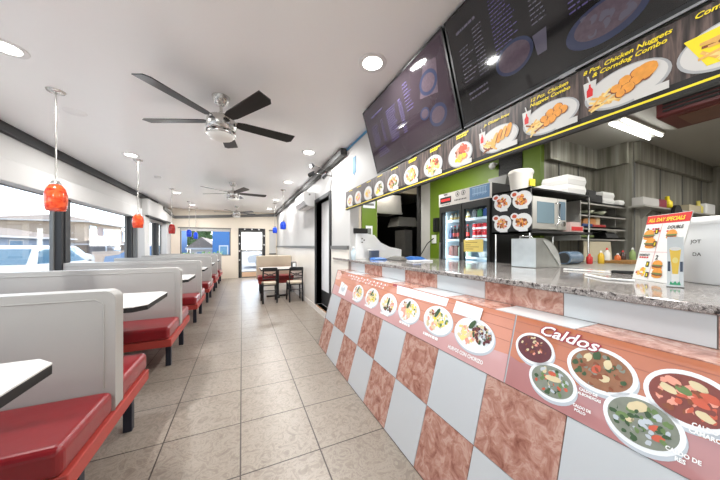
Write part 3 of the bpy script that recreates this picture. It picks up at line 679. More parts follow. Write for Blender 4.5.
mtext([('12 Pcs. Chicken', -.80, 1.942), ('Nuggets Combo', -.80, 1.919)], .0225)
mtext([('8 Pcs. Chicken Nuggets', -.585, 1.942), ('& Corndog Combo', -.555, 1.919)], .0225)
mtext([('Jr. Chicken Strips', -1.06, 1.934)], .0195); mtext([('Combo', -.30, 1.945)], .0225)

for y in (3.10, 2.845, 2.573, 2.32, 2.052, 1.771, 1.501, 1.243):
    g = MB()
    for k, (z, w) in enumerate(((1.953, .10), (1.939, .075))):
        if y > 2 and k: continue
        a = -y-.03
        while a < -y-.03+w:
            l = RND.uniform(.012, .024); g.fpoly(FM, [(a, z), (a+l, z), (a+l+.003, z+.009), (a+.003, z+.009)], .003, 0); a += l+.004
    g.obj('caption_line', M_yellow, mb_)

# ------------------------------------------------------------------ menu screens
M_scr1 = mat('screen_dim_purple', (36, 31, 34), .06, var=.18, scale=3, emit=.25, emit_rgb=(66, 48, 62), spec=.7)
M_scr2 = mat('screen_dim_black', (20, 19, 19), .06, var=.15, scale=3, emit=.3, emit_rgb=(34, 32, 33), spec=.5)
M_txt1 = mat('screen_violet_text', (66, 60, 92), .06, emit=.22, emit_rgb=(98, 88, 138)); M_txt2 = mat('screen_grey_text', (70, 67, 76), .06, emit=.25, emit_rgb=(88, 84, 100))
M_plt = mat('screen_blue_plate', (40, 44, 62), .06, emit=.2, emit_rgb=(62, 68, 96)); M_fod = mat('screen_food', (70, 60, 66), .06, var=.4, scale=60, emit=.3, emit_rgb=(70, 58, 70))
M_mauve = mat('screen_mauve', (40, 34, 38), .06, emit=.25, emit_rgb=(70, 49, 63)); M_bez = mat('screen_bezel', (26, 26, 27), .3); M_sil = mat('bezel_silver', (150, 150, 150), .3, .8)
UPT = Vector((-.167, 0, .594)).normalized()
def screen(y0, y1, label, which):
    L = y1-y0; Hh = .617
    r = thing('menu_screen', (1.29, (y0+y1)/2, 1.987), label, 'television', 'tilted menu screens')
    f = Fr((1.268, y1, 1.986), (0, -1, 0), UPT)
    def slab(g, a0, a1, b0, b1, h0, h1, m=0): g.hexa([f.p(a0, b0, h0), f.p(a1, b0, h0), f.p(a1, b1, h0), f.p(a0, b1, h0)], [f.p(a0, b0, h1), f.p(a1, b0, h1), f.p(a1, b1, h1), f.p(a0, b1, h1)], m)
    g = MB(); slab(g, .004, L-.004, .004, Hh-.004, -.034, -.004); slab(g, .2, L-.2, .05, .35, -.045, -.034); g.obj('housing', M_bez, r)
    g = MB(); w = .012
    for a0, a1, b0, b1 in ((0, L, 0, .022), (0, L, Hh-w, Hh), (0, w, .022, Hh-w), (L-w, L, .022, Hh-w)): slab(g, a0, a1, b0, b1, -.006, .002)
    g.obj('bezel', M_bez, r)
    g = MB(); slab(g, 0, L, -.001, .007, -.006, .004); slab(g, L/2-.03, L/2+.03, -.007, .009, -.004, .005); g.obj('silver_strip', M_sil, r)
    g = MB(); slab(g, w, L-w, .022, Hh-w, -.004, 0); g.obj('screen', M_scr1 if which == 1 else M_scr2, r)
    g = MB(); rr = random.Random(which)
    def img():
        nonlocal g
        if g.v: g.obj('screen_image', [M_txt1, M_txt2, M_plt, M_fod, M_mauve], r)
        g = MB()
    def rows(a0, b1, n, wmin, wmax, step, m, hh=.006):
        q_ = MB()
        for k in range(n):
            a = a0; e = a0+rr.uniform(wmin, wmax)
            while a < e:
                l = rr.uniform(.008, .026); q_.frect(f, a, min(a+l, e), b1-k*step, b1-k*step+hh, .0006, m); a += l+.005
        q_.obj('menu_text', [M_txt1, M_txt2], r)
    if which == 1:
        g.fpoly(f, [(.55, .05), (1.1, .05), (1.1, .59), (.8, .59)], .0003, 4)
        rows(.14, .50, 1, .2, .22, .02, 0, .014); rows(.10, .42, 9, .08, .12, .022, 0); rows(.27, .42, 9, .03, .05, .022, 0); rows(.38, .45, 15, .10, .15, .018, 0); rows(.57, .45, 15, .04, .05, .018, 0)
        rows(.66, .52, 9, .06, .09, .024, 0); rows(.13, .20, 4, .12, .2, .02, 0)
        for a, b_, ra in ((.93, .40, .09), (.96, .17, .085), (.84, .23, .05)):
            img(); g.fell(f, a, b_, ra, ra*.85, .0008, 2, 26); g.fell(f, a, b_, ra*.74, ra*.6, .0011, 3, 26)
        img(); g.fpoly(f, [(.82, .34), (.92, .53), (1.04, .50), (1.0, .30)], .0007, 3)
    else:
        rows(.07, .50, 1, .12, .13, .02, 1, .014); rows(.07, .41, 9, .05, .09, .022, 1); rows(.17, .46, 13, .05, .06, .02, 1); rows(.28, .53, 17, .08, .14, .018, 0, .005); rows(.46, .53, 14, .05, .06, .02, 1)
        rows(.62, .54, 1, .14, .15, .02, 0, .02); rows(.60, .47, 14, .12, .2, .020, 0); rows(.82, .47, 11, .04, .05, .022, 0); rows(.96, .40, 2, .12, .14, .02, 1, .006); rows(.08, .16, 2, .12, .15, .03, 1, .01)
        img(); g.fell(f, .36, .20, .095, .075, .0008, 2, 30); g.fell(f, .36, .20, .08, .06, .0011, 3, 30)
        img(); g.fell(f, .70, .115, .125, .072, .0008, 2, 30); g.fell(f, .705, .122, .10, .055, .0011, 3, 30)
        for k in range(24): g.fell(f, .71+rr.uniform(-.08, .08), .125+rr.uniform(-.035, .035), .016, .012, .0012+k*.00002, 3 if k % 2 else 1, 8, rr.uniform(0, 3), .2, rr)
        img(); g.fpoly(f, [(.88, .40), (.935, .40), (.95, .53), (.865, .53)], .0008, 2); g.fpoly(f, [(.893, .41), (.922, .41), (.926, .47), (.912, .515), (.903, .515), (.889, .47)], .0012, 4)
        img(); g.fpoly(f, [(.465, .14), (.505, .14), (.515, .23), (.455, .23)], .0008, 1)
    img()
    g = MB(); g.box(1.262, XR-.003, y1-L/2-.15, y1-L/2+.15, 2.17, 2.24); g.obj('wall_bracket', M_black, r)
    return r
screen(1.222, 2.352, 'dim violet menu television hung farther along the counter', 1)
screen(.075, 1.205, 'dim black menu television nearest the camera above the combo photos', 2)

# ------------------------------------------------------------------ posters on the counter slope
M_porg = mat('poster_orange_wood', (176, 98, 56), .28, var=.14, scale=12, coat=.4); M_ppnk = mat('poster_pink', (166, 110, 108), .28, var=.08, scale=8, coat=.4)
M_pline = mat('poster_plank_line', (150, 82, 56), .4); M_pmar = mat('poster_maroon', (150, 40, 56), .4)
FP = FS
MENU_PM = PM; PM = [mat('poster_plate_white', (222, 224, 226), .3, var=.02, coat=.4), mat('poster_plate_shadow', (178, 184, 190), .3)]+PM[2:]
def poster(ya, yb, label, mo=None, mp=None):
    r = thing('food_poster', tuple(Vector(FP.p(-(ya+yb)/2, .67, .004))), label, 'poster', 'food posters stuck on the counter slope')
    g = MB(); q = [FP.p(-yb, .668, .0006), FP.p(-ya, .668, .0006), FP.p(-ya, .971, .0006), FP.p(-yb, .971, .0006)]; t = [FP.p(-yb, .668, .003), FP.p(-ya, .668, .003), FP.p(-ya, .971, .003), FP.p(-yb, .971, .003)]
    g.hexa(q, t, 0); g.obj('sheet', mp or M_ppnk, r)
    g = MB(); g.frect(FP, -yb, -ya, .79, .971, .0034, 0)
    g.fpoly(FP, [(-yb, .79), (-ya, .79)]+[(-ya-(yb-ya)*k/12, .79-.012*(k % 2)) for k in range(1, 12)], .0034, 0)
    for t in (.945, .90, .845): g.frect(FP, -yb, -ya, t-.0012, t+.0012, .0037, 1)
    g.obj('plank_print', [mo or M_porg, M_pline], r)
    return r
p1 = poster(.786, 3.2, 'long orange and pink poster with a row of breakfast plates', mat('glare_orange_print', (192, 120, 88), .28, var=.1, scale=12, coat=.4), mat('glare_pink_print', (194, 148, 146), .28, var=.06, scale=8, coat=.4))  # sheet and plank colours lightened to carry the window glare
PL = [(2.87, .79, 'foam'), (2.45, .79, 'egg'), (2.14, .80, 'egg2'), (1.845, .80, 'bowl'), (1.563, .81, 'egg'), (1.262, .82, 'egg'), (.988, .815, 'chor')]
for y, t, kd in PL:
    g = MB(); a = -y; R_ = .088
    if kd == 'foam':
        g.fpoly(FP, [(a-.12, t-.085), (a+.10, t-.085), (a+.12, t+.03), (a-.10, t+.06)], .0042, 0); g.fell(FP, a, t-.01, .06, .04, .0046, IX['rim'], 20); scatter(g, FP, a-.01, t+.015, .05, .02, ['pale', 'rice', 'white'], 12, .005, .014)
    else:
        g.fell(FP, a+.003, t-.004, R_*1.48, R_*1.02, .0042, IX['rim'], 40); g.fell(FP, a, t+.002, R_*1.42, R_*.97, .0045, 0, 40); g.fell(FP, a, t+.002, R_*1.16, R_*.78, .0046, IX['rim'], 40); g.fell(FP, a, t+.001, R_*1.13, R_*.76, .0047, 0, 40)
        if kd in ('egg', 'egg2'):
            scatter(g, FP, a-.03, t-.02, .06, .04, ['ham', 'pale', 'white'], 34, .005, .016); scatter(g, FP, a+.03, t+.01, .06, .045, ['rice', 'pale', 'rice', 'yellow', 'salad'], 60, .0058, .009); scatter(g, FP, a-.05, t+.035, .03, .02, ['ham', 'pale', 'meat'], 16, .0072, .009)
            g.fell(FP, a-.010, t+.042, .013, .034, .0078, IX['veg'], 12, -.45, .1, RND)
        elif kd == 'bowl':
            scatter(g, FP, a, t, .08, .05, ['pale', 'rice', 'white', 'ham'], 44, .005, .015); scatter(g, FP, a+.015, t-.035, .07, .02, ['meat', 'veg', 'bean'], 26, .006, .010); g.fell(FP, a, t+.02, .014, .04, .007, IX['veg'], 12, -.2, .1, RND)
        else:
            scatter(g, FP, a-.045, t-.008, .065, .045, ['ham', 'pale', 'rice', 'white'], 60, .005, .013); scatter(g, FP, a+.05, t+.015, .055, .045, ['bean', 'meat', 'pale', 'veg', 'bean', 'rim'], 90, .0064, .008); g.fell(FP, a-.012, t+.05, .014, .03, .0084, IX['veg'], 12, -.6, .1, RND)
    g.obj('plate_photo', PM, p1)
g = MB(); g.ftext(FP, 'HUEVOS CON CHORIZO', -1.135, .696, .026, .005, 0, 'LEFT', 0, .035, .80); g.obj('lettering', M_pwhite, p1)
for y, w in ((1.36, .14), (1.64, .12), (1.93, .13), (2.24, .12), (2.55, .12), (2.95, .13)):
    a = -y; g = MB()
    while a < -y+w: l = RND.uniform(.01, .03); g.frect(FP, a, a+l, .706, .722, .005, 0); a += l+.005
    g.obj('plate_caption', M_pwhite, p1)
g = MB()
for k in range(26):
    a = -2.80+k*.035; g.fell(FP, a, .945-.004*math.sin(k*1.7), .014, .010, .0044, k % 2, 8, .4, .3, RND)
for k in range(22):
    a = -2.72+k*.035; g.fell(FP, a, .918-.003*math.sin(k*1.3), .013, .008, .0044, (k+1) % 2, 8, .4, .3, RND)
g.frect(FP, -1.84, -1.66, .955, .972, .0042, 2); g.obj('pale_heading', [M_pwhite, mat('pale_rose_print', (214, 150, 146), .4), M_pmar], p1)
b = MB(); b.fpoly(FP, [(-1.76, .905), (-1.215, .917), (-1.205, .966), (-1.78, .968)], .0046, 0); b.fpoly(FP, [(-1.76, .905), (-1.78, .968), (-1.205, .966), (-1.215, .917)], .0040, 0)
tag(b.obj('blank_sticker', M_paper), 'long blank white strip stuck over the plate poster heading', 'sticker')
b = MB(); b.fpoly(FP, [(-1.15, .895), (-.962, .895), (-.955, .960), (-1.14, .966)], .0082, 0); b.fpoly(FP, [(-1.15, .895), (-1.14, .966), (-.955, .960), (-.962, .895)], .0076, 0)
tag(b.obj('blank_sticker', M_paper), 'short blank white strip on plate poster above the last plate', 'sticker')
b = MB(); b.fpoly(FP, [(-3.13, .972), (-2.97, .972), (-2.98, .938), (-3.04, .94)], .0034, 0); b.fpoly(FP, [(-3.13, .972), (-3.04, .94), (-2.98, .938), (-2.97, .972)], .0028, 0)
tag(b.obj('torn_paper_scrap', mat('torn_brown_paper', (150, 112, 82), .8, var=.3, scale=60)), 'small torn brown patch at far top corner of plate poster', 'paper scrap')

p2 = poster(.20, .778, 'orange and pink poster of soup bowls headed Caldos')
BW = [(.683, .853, .078, .062, 'bean'), (.602, .757, .084, .066, 'pollo'), (.466, .858, .096, .074, 'alb'), (.356, .752, .088, .075, 'res'), (.272, .862, .088, .074, 'cam')]
for y, t, ra, rb, kd in BW:
    g = MB(); a = -y
    g.fell(FP, a+.004, t-.010, ra, rb, .0042, IX['rim'], 36); g.fell(FP, a, t, ra, rb, .0045, 0, 36)
    br = {'bean': 'bean', 'pollo': 'broth3', 'alb': 'broth', 'res': 'broth3', 'cam': 'broth2'}[kd]
    g.fell(FP, a, t, ra*.87, rb*.84, .0048, IX[br], 36); h = .0052
    if kd == 'bean': scatter(g, FP, a, t+.008, ra*.66, rb*.6, ['meat', 'ham', 'bean', 'bean', 'pale'], 60, h, .006)
    elif kd == 'pollo': scatter(g, FP, a, t, ra*.72, rb*.7, ['veg', 'broth3', 'rim', 'tom', 'pale', 'salad', 'broth3'], 60, h, .008); g.fell(FP, a+.005, t+.012, .028, .011, .0062, IX['pale'], 14, .1, .05, RND); g.fell(FP, a, t+.028, .014, .008, .0062, IX['tom'], 12, 0, .1, RND)
    elif kd == 'alb':
        scatter(g, FP, a, t-.003, ra*.74, rb*.7, ['meat', 'broth', 'veg', 'broth3', 'broth'], 70, h, .009)
        for px, py, mm in ((-.008, .0, 'tom'), (.02, .026, 'pale'), (-.035, .03, 'pale'), (.015, -.022, 'pale'), (-.012, .045, 'veg')): g.fell(FP, a+px, t+py, .016, .011, .0064, IX[mm], 14, RND.uniform(0, 3), .1, RND)
    elif kd == 'res':
        scatter(g, FP, a, t, ra*.74, rb*.72, ['broth3', 'veg', 'salad', 'broth3', 'rim'], 75, h, .008)
        for px, py, mm, q in ((-.01, .04, 'pale', .024), (-.045, .0, 'salad', .012), (-.022, -.005, 'pale', .011), (.03, .0, 'tom', .014), (.038, -.022, 'tom', .014)): g.fell(FP, a+px, t+py, q, q*.6, .0064, IX[mm], 14, .5, .1, RND)
    else:
        scatter(g, FP, a, t, ra*.72, rb*.7, ['broth2', 'tom', 'broth2', 'meat', 'ham'], 60, h, .009)
        for px, py, mm in ((-.03, .035, 'ham'), (-.038, .012, 'pale'), (-.01, .02, 'salad'), (.02, .0, 'tom'), (.035, .02, 'tom'), (.015, .04, 'pale'), (.03, -.03, 'pale')): g.fell(FP, a+px, t+py, .018, .010, .0064, IX[mm], 14, -.4, .1, RND)
    g.obj('bowl_photo', PM, p2)
g = MB(); g.ftext(FP, 'Caldos', -.676, .920, .056, .0068, 0, 'LEFT', .35, .075, 1.25, -.03); g.obj('heading_outline', M_pmar, p2)
g = MB(); g.ftext(FP, 'Caldos', -.676, .920, .056, .0074, 0, 'LEFT', .35, .016, 1.25, -.03); g.obj('heading', M_pwhite, p2)
for t_, y_, s_, z_ in (('CALDO DE', .512, .7705, .0125), ('ALBONDIGAS', .514, .7565, .0125), ('CALDO DE', .523, .711, .0125), ('POLLO', .517, .697, .0125), ('CALDO DE', .303, .7135, .015), ('RES', .285, .6975, .015), ('CALDO DE', .262, .799, .015), ('CAMARON', .266, .7825, .015)):
    g = MB(); g.ftext(FP, t_, -y_, s_, z_, .0085, 0, 'LEFT', 0, .04, .84); g.obj('lettering', M_pwhite, p2)
b = MB(); q0 = [FP.p(-.196, .665, .001), FP.p(-.06, .665, .001), FP.p(-.06, .70, .001), FP.p(-.196, .70, .001)]; q1 = [FP.p(-.196, .665, .02), FP.p(-.06, .665, .02), FP.p(-.06, .70, .02), FP.p(-.196, .70, .02)]
b.hexa(q0, q1); tag(b.obj('metal_clip', M_black, bevel=.004), 'small dark metal clip at lower corner of the soup poster', 'clip')

# ================================================================== KITCHEN BEHIND THE COUNTER
# fluorescent fixture
def fluorescent(x0, x1, y, label):
    r = thing('fluorescent_light', ((x0+x1)/2, y, CZ), label, 'ceiling light')
    g = MB(); g.box(x0-.03, x1+.03, y-.075, y+.075, CZ-.03, CZ); g.obj('housing', M_kceil, r, bevel=.005)
    for s in (-1, 1):
        g = MB(); g.cyl((x0, y+s*.05, CZ-.044), (x1, y+s*.05, CZ-.044), .0125, n=12); g.obj('tube', M_tube, r)
    return r
KFILL = 36  # strength of the unseen fill lights added to the kitchen
fluorescent(3.59, 4.52, 1.362, 'twin tube fluorescent ceiling light over the kitchen')
area('kitchen_fill_light', (2.05, .9, CZ-.05), .9, KFILL*.8, (1, .98, .94), shape='RECTANGLE', size_y=.12)  # this and the next three: added to brighten the kitchen, no fixture built
area('kitchen_fill_light', (5.6, -.1, CZ-.06), 1.0, KFILL*1.3, (1, .98, .94), shape='RECTANGLE', size_y=.12)
area('kitchen_fill_light', (3.2, -1.2, CZ-.06), 1.0, KFILL, (1, .98, .94), shape='RECTANGLE', size_y=.12)
area('kitchen_fill_light', (2.3, 3.2, CZ-.06), .8, KFILL*.9, (1, .98, .94), shape='RECTANGLE', size_y=.12)
r = thing('ceiling_vent', (3.65, .5, CZ), 'maroon boxed ceiling vent with dark louvres over the kitchen', 'vent')
g = MB(); g.prism([(3.41, 0, CZ), (3.41, 0, 2.41), (3.44, 0, 2.40), (3.90, 0, 2.40), (3.90, 0, CZ)], (0, 1.02, 0)); g.obj('housing', M_maroon, r, bevel=.004)
g = MB()
for k in range(5): g.beam((3.404, .04, 2.445+k*.032), (3.404, .98, 2.445+k*.032), .012, .018)
g.obj('louvre', M_blackm, r)
g = MB(); g.box(3.50, 3.84, .10, .92, 2.394, 2.40); g.obj('bottom_panel', mat('tarnished_panel', (120, 78, 62), .35, .4, var=.3), r)

# drinks cooler
FX, FY0, FY1, FZ = 2.56, 2.06, 2.90, 1.975
r = thing('drinks_cooler', (2.93, 2.48, 0), 'black two-door glass drinks cooler with printed header behind the counter', 'fridge')
g = MB()
g.box(FX+.03, 3.33, FY0, FY0+.03, 0, FZ); g.box(FX+.03, 3.33, FY1-.03, FY1, 0, FZ); g.box(3.29, 3.33, FY0+.03, FY1-.03, 0, FZ)
g.box(FX+.03, 3.29, FY0+.03, FY1-.03, 0, .12); g.box(FX+.03, 3.29, FY0+.03, FY1-.03, 1.80, FZ)
g.obj('cabinet', M_blackm, r)
g = MB(); g.box(3.27, 3.288, FY0+.03, FY1-.03, .12, 1.80); g.box(FX+.1, 3.27, FY0+.03, FY0+.036, .12, 1.8); g.box(FX+.1, 3.27, FY1-.036, FY1-.03, .12, 1.8); g.obj('liner', mat('cooler_liner', (206, 220, 228), .4), r)
SHZ = (.45, .78, 1.10, 1.335, 1.60)
for z in SHZ:
    g = MB(); g.box(FX+.12, 3.26, FY0+.04, FY1-.04, z-.012, z); g.box(FX+.115, FX+.12, FY0+.04, FY1-.04, z-.018, z+.012); g.obj('shelf', mat('cooler_shelf_white', (214, 220, 224), .4), r)
for y0, y1 in ((FY0+.01, 2.475), (2.485, FY1-.01)):
    g = MB()
    for a0, a1, z0, z1 in ((y0, y0+.035, .12, 1.80), (y1-.035, y1, .12, 1.80), (y0+.035, y1-.035, .12, .20), (y0+.035, y1-.035, 1.72, 1.80)): g.box(FX, FX+.03, a0, a1, z0, z1)
    d = g.obj('door', M_blackm, r)
    g = MB(); g.box(FX+.012, FX+.018, y0+.035, y1-.035, .20, 1.72); g.obj('pane', M_cglass, d)
    g = MB(); g.box(FX-.02, FX, y1-.03, y1-.015, .9, 1.3); g.obj('handle', M_gtrim, d)
g = MB(); g.box(FX, FX+.03, FY0, FY1, 0, .12); g.obj('kick_grille', M_blackm, r)
FH = Fr((FX-.002, 0, 0), (0, -1, 0), (0, 0, 1))
g = MB(); g.box(FX, FX+.03, FY0, FY1, 1.80, FZ); h_ = g.obj('header', mat('cooler_header_grey', (196, 192, 188), .4), r)
g = MB(); g.frect(FH, -2.35, -2.065, 1.812, 1.968, 0, 0)
for k in range(9): g.frect(FH, -2.30+k*.022, -2.292+k*.022, 1.85+.006*(k % 3), 1.95, .001, 1)
g.frect(FH, -2.31, -2.10, 1.875, 1.885, .0012, 1); g.frect(FH, -2.31, -2.10, 1.945, 1.953, .0012, 1); g.obj('blue_panel', [mat('header_blue', (92, 128, 166), .4), mat('header_light_blue', (150, 180, 208), .4)], h_)
g = MB(); g.frect(FH, -2.87, -2.66, 1.84, 1.925, 0, 0); g.frect(FH, -2.85, -2.68, 1.865, 1.90, .001, 1)
for k in range(6): g.frect(FH, -2.84+k*.028, -2.824+k*.028, 1.815, 1.826, 0, 2); g.frect(FH, -2.80+k*.012, -2.792+k*.012, 1.945, 1.968, 0, 2)
g.obj('red_notice', [M_black, M_red, M_blackm], h_)
for a in (-2.55, -2.45):
    g = MB(); g.fell(FH, a, 1.93, .034, .034, 0, 1, 18); g.fell(FH, a, 1.93, .027, .027, .0006, 0, 18); g.fpoly(FH, [(a-.012, 1.915), (a+.012, 1.915), (a+.006, 1.95), (a-.006, 1.945)], .001, 1); g.obj('icon_notice', [mat('cooler_header_grey', (196, 192, 188), .4), M_blackm], h_)
g = MB()
for k in range(8): g.frect(FH, -2.60+k*.026, -2.584+k*.026, 1.845, 1.862, 0, 1)
g.obj('notice_caption', [M_pwhite, M_blackm], h_)
for y in (2.11, 2.48, 2.85): area('cooler_lamp', (FX+.045, y, 1.0), 1.4, 3.0, (.88, .95, 1), rot=(0, math.radians(-90), 0), shape='RECTANGLE', size_y=.03)
b = MB(); b.box(FX-.006, FX-.001, 2.15, 2.44, 1.18, 1.33, 0)
for k, (z, w) in enumerate(((1.29, .18), (1.26, .08), (1.235, .2), (1.21, .12))): b.frect(Fr((FX-.0062, 0, 0), (0, -1, 0), (0, 0, 1)), -2.41, -2.41+w, z, z+.008, 0, 1)
tag(b.obj('paper_note', [M_note, mat('note_ink', (150, 120, 60), .6)]), 'yellow paper note taped on right glass door of drinks cooler', 'note')
# what the cooler holds
M_can = mat('cola_red_can', (196, 34, 40), .3, .3, var=.1); M_cap = mat('white_cap', (226, 226, 226), .4)
def soda(x, y, z, label, grp, first={}, key='can', ms=None, prof=None, band=None):
    if key in first: return dup(first[key], (x, y, z), label)
    t = thing(key, (x, y, z), label, 'drink', grp)
    g = MB(); g.lathe(prof, (x, y, z), 16); g.obj('body', ms[0], t)
    g = MB(); g.lathe(band, (x, y, z), 16); g.obj('top' if key == 'soda_can' else 'cap', ms[1], t)
    lo = [q for q in prof if q[0] > .02]; R_ = max(q[0] for q in prof); Hh = max(q[1] for q in prof)
    g = MB(); g.lathe([(R_+.0004, Hh*.25), (R_+.0006, Hh*.27), (R_+.0006, Hh*.5), (R_+.0004, Hh*.52)], (x, y, z), 16); g.obj('wrap_label', ms[2], t)
    first[key] = t; return t
CANP = [(.026, 0), (.032, .008), (.032, .088), (.026, .097)]; CANT = [(.026, .097), (.0265, .1), (.0001, .099)]
GC = 'red soda cans stacked in the cooler'
for i in range(5):
    for j in range(2):
        soda(FX+.17, 2.14+i*.069, 1.336+j*.101, '%s red soda can in the %s row behind the right cooler door' % (('rightmost', 'second from right', 'middle', 'second from left', 'leftmost')[i], ('lower', 'upper')[j]), GC, key='soda_can', ms=[M_can, M_chrome, M_pwhite], prof=CANP, band=CANT)
BP = [(.024, 0), (.03, .01), (.03, .11), (.024, .14), (.012, .165), (.011, .185)]; BT = [(.013, .185), (.013, .2), (.0001, .2)]
ordn = ('rightmost', 'second from right', 'middle', 'second from left', 'leftmost')
M_bt = [mat('dark_cola', (52, 26, 22), .2), M_red, mat('bottle_red_label', (180, 50, 44), .4)]
for i in range(4): soda(FX+.17, 2.54+i*.075, 1.336, ordn[i if i < 2 else i+1]+' dark red-capped bottle behind the left cooler door', 'dark bottles in the cooler', key='cola_bottle', ms=M_bt, prof=BP, band=BT)
soda(FX+.17, 2.83, 1.336, 'dark navy bottle nearest the left edge of the cooler', 'navy bottle', key='juice_bottle', ms=[mat('navy_bottle', (30, 38, 66), .25), M_cap, mat('navy_label', (50, 60, 100), .4)], prof=BP, band=BT)
WP = [(.022, 0), (.027, .008), (.027, .07), (.018, .088), (.011, .094)]; WT = [(.013, .094), (.013, .108), (.0001, .108)]
for i in range(5): soda(FX+.17, 2.53+i*.072, 1.601, ordn[i]+' small amber-capped bottle on top left cooler shelf', 'amber bottles on top cooler shelf', key='water_bottle', ms=[mat('pale_bottle', (206, 206, 196), .3), mat('amber_cap', (206, 150, 50), .4), mat('amber_label', (214, 176, 96), .4)], prof=WP, band=WT)
def carton(x, y, z, w, h, m, label, grp):
    t = thing('drink_carton', (x, y, z), label, 'carton', grp)
    g = MB(); g.box(x-w/2, x+w/2, y-w/2, y+w/2, z, z+h*.8); g.hexa([(x-w/2, y-w/2, z+h*.8), (x+w/2, y-w/2, z+h*.8), (x+w/2, y+w/2, z+h*.8), (x-w/2, y+w/2, z+h*.8)], [(x-w/2, y-.004, z+h*.96), (x+w/2, y-.004, z+h*.96), (x+w/2, y+.004, z+h*.96), (x-w/2, y+.004, z+h*.96)]); g.obj('body', m, t)
    g = MB(); g.box(x-w/2, x+w/2, y-.004, y+.004, z+h*.96, z+h); g.obj('top_fold', M_pwhite, t)
M_brn = mat('brown_carton', (112, 62, 54), .5); M_pgr = mat('pale_green_carton', (196, 214, 190), .5); M_dgr = mat('green_box', (56, 120, 66), .5); M_dbl = mat('deep_blue_box', (40, 74, 130), .5)
for i, (m, nm) in enumerate(((M_pgr, 'pale green'), (M_pgr, 'pale green'), (M_brn, 'brown'), (M_brn, 'brown'))):
    carton(FX+.17, 2.55+i*.085, 1.102, .07, .16, m, '%s drink carton, %s, low behind left cooler door' % (nm, ('right of its pair', 'left of its pair')[i % 2]), 'cartons low in the cooler')
for i, (m, nm) in enumerate(((M_dgr, 'green'), (M_dbl, 'blue'), (M_dgr, 'green'), (mat('black_box', (40, 44, 46), .5), 'blackish'))):
    carton(FX+.17, 2.15+i*.085, 1.602, .07, .115, m, '%s drink box, %s from right, on top right cooler shelf' % (nm, ('first', 'second', 'third', 'fourth')[i]), 'boxes on top right cooler shelf')
for i in range(2):
    y = 2.20+i*.11; t = thing('dip_pot', (FX+.17, y, 1.102), ('right' if i == 0 else 'left')+' white lidded pot low behind right cooler door', 'pot', 'white pots in the cooler')
    g = MB(); g.lathe([(.032, 0), (.042, .07)], (FX+.17, y, 1.102), 18); g.obj('body', M_white, t); g = MB(); g.lathe([(.045, .07), (.045, .078), (.0001, .078)], (FX+.17, y, 1.102), 18); g.obj('lid', M_cap, t)

# work table under the shelving, and the microwave shelf
r = thing('steel_work_table', (3.2, 1.1, 0), 'stainless steel work table behind the granite counter', 'work table')
g = MB(); g.box(2.462, 4.3, .15, 1.575, 1.036, 1.0715); g.obj('tabletop', M_steel, r, bevel=.004)
for x in (2.55, 4.2):
    for y in (.22, 1.5): g = MB(); g.cyl((x, y, 0), (x, y, 1.03), .02); g.obj('leg', M_steel, r)
g = MB(); g.box(2.5, 4.25, .2, 1.54, .25, .27); g.obj('undershelf', M_steel, r)
MWX0, MWX1, MWY0, MWY1 = 2.39, 2.98, 1.50, 1.90
r = thing('microwave_rack', (2.68, 1.7, 1.072), 'black sided rack holding the microwave, with four dish photos on its side', 'rack')
g = MB(); g.box(MWX0, MWX1+.45, MWY0, MWY1, 1.372, 1.395); g.obj('lower_shelf', M_blackm, r)
g = MB(); g.box(MWX0, MWX1+.45, MWY0, MWY1, 1.775, 1.79); g.obj('upper_shelf', M_blackm, r)
g = MB(); g.box(MWX0, MWX0+.015, MWY0, MWY1, 1.372, 1.79); sp = g.obj('side_panel', M_black, r)
FG = Fr((MWX0-.001, 0, 0), (0, -1, 0), (0, 0, 1))
for a, z in ((-1.80, 1.685), (-1.60, 1.685), (-1.80, 1.475), (-1.60, 1.475)):
    g = MB(); g.fell(FG, a+.02, z, .095, .082, .0004, 0, 24, .3); g.fell(FG, a-.055, z+.06, .040, .033, .0006, 0, 16); g.fell(FG, a-.055, z+.06, .024, .018, .0008, IX['tom'], 14, 0, .1, RND)
    scatter(g, FG, a+.015, z, .055, .042, ['tom', 'fry', 'meat', 'nug', 'meat', 'ham'], 40, .001, .014); g.frect(FG, a-.01, a+.075, z-.088, z-.066, .002, 0); g.obj('dish_photo', PM, sp)
for x in (MWX0+.02, MWX1+.42):
    for y in (MWY0+.02, MWY1-.03): g = MB(); g.cyl((x, y, 1.0735), (x, y, 1.372), .009, n=8); g.obj('leg', M_chrome, r)
g = MB(); g.cyl((MWX1+.43, MWY0+.02, 1.395), (MWX1+.43, MWY0+.02, 1.775), .009, n=8); g.cyl((MWX1+.43, MWY1-.03, 1.395), (MWX1+.43, MWY1-.03, 1.775), .009, n=8); g.obj('upright', M_chrome, r)
r = thing('microwave', (2.69, 1.7, 1.395), 'stainless microwave on the black rack beside the drinks cooler', 'microwave')
mx0, mx1, my0, my1, mz0, mz1 = 2.42, 2.95, 1.50, 1.87, 1.405, 1.715
g = MB(); g.box(mx0, mx1, my0+.02, my1, mz0, mz1)
for x in (mx0+.05, mx1-.05):
    for y in (my0+.06, my1-.05): g.cyl((x, y, 1.3965), (x, y, mz0), .015, n=8)
g.obj('case', M_steel, r, bevel=.006)
g = MB(); g.box(mx0, mx0+.375, my0, my0+.02, mz0+.005, mz1-.003); d = g.obj('door', M_steel, r, bevel=.004)
g = MB(); g.box(mx0+.06, mx0+.325, my0-.003, my0, mz0+.06, mz1-.05); g.obj('window', mat('microwave_window', (150, 176, 190), .12, .5), d)
g = MB(); g.tube([(mx0+.352, my0, mz0+.05), (mx0+.352, my0-.035, mz0+.06), (mx0+.352, my0-.035, mz1-.06), (mx0+.352, my0, mz1-.05)], .009); g.obj('handle', M_chrome, d)
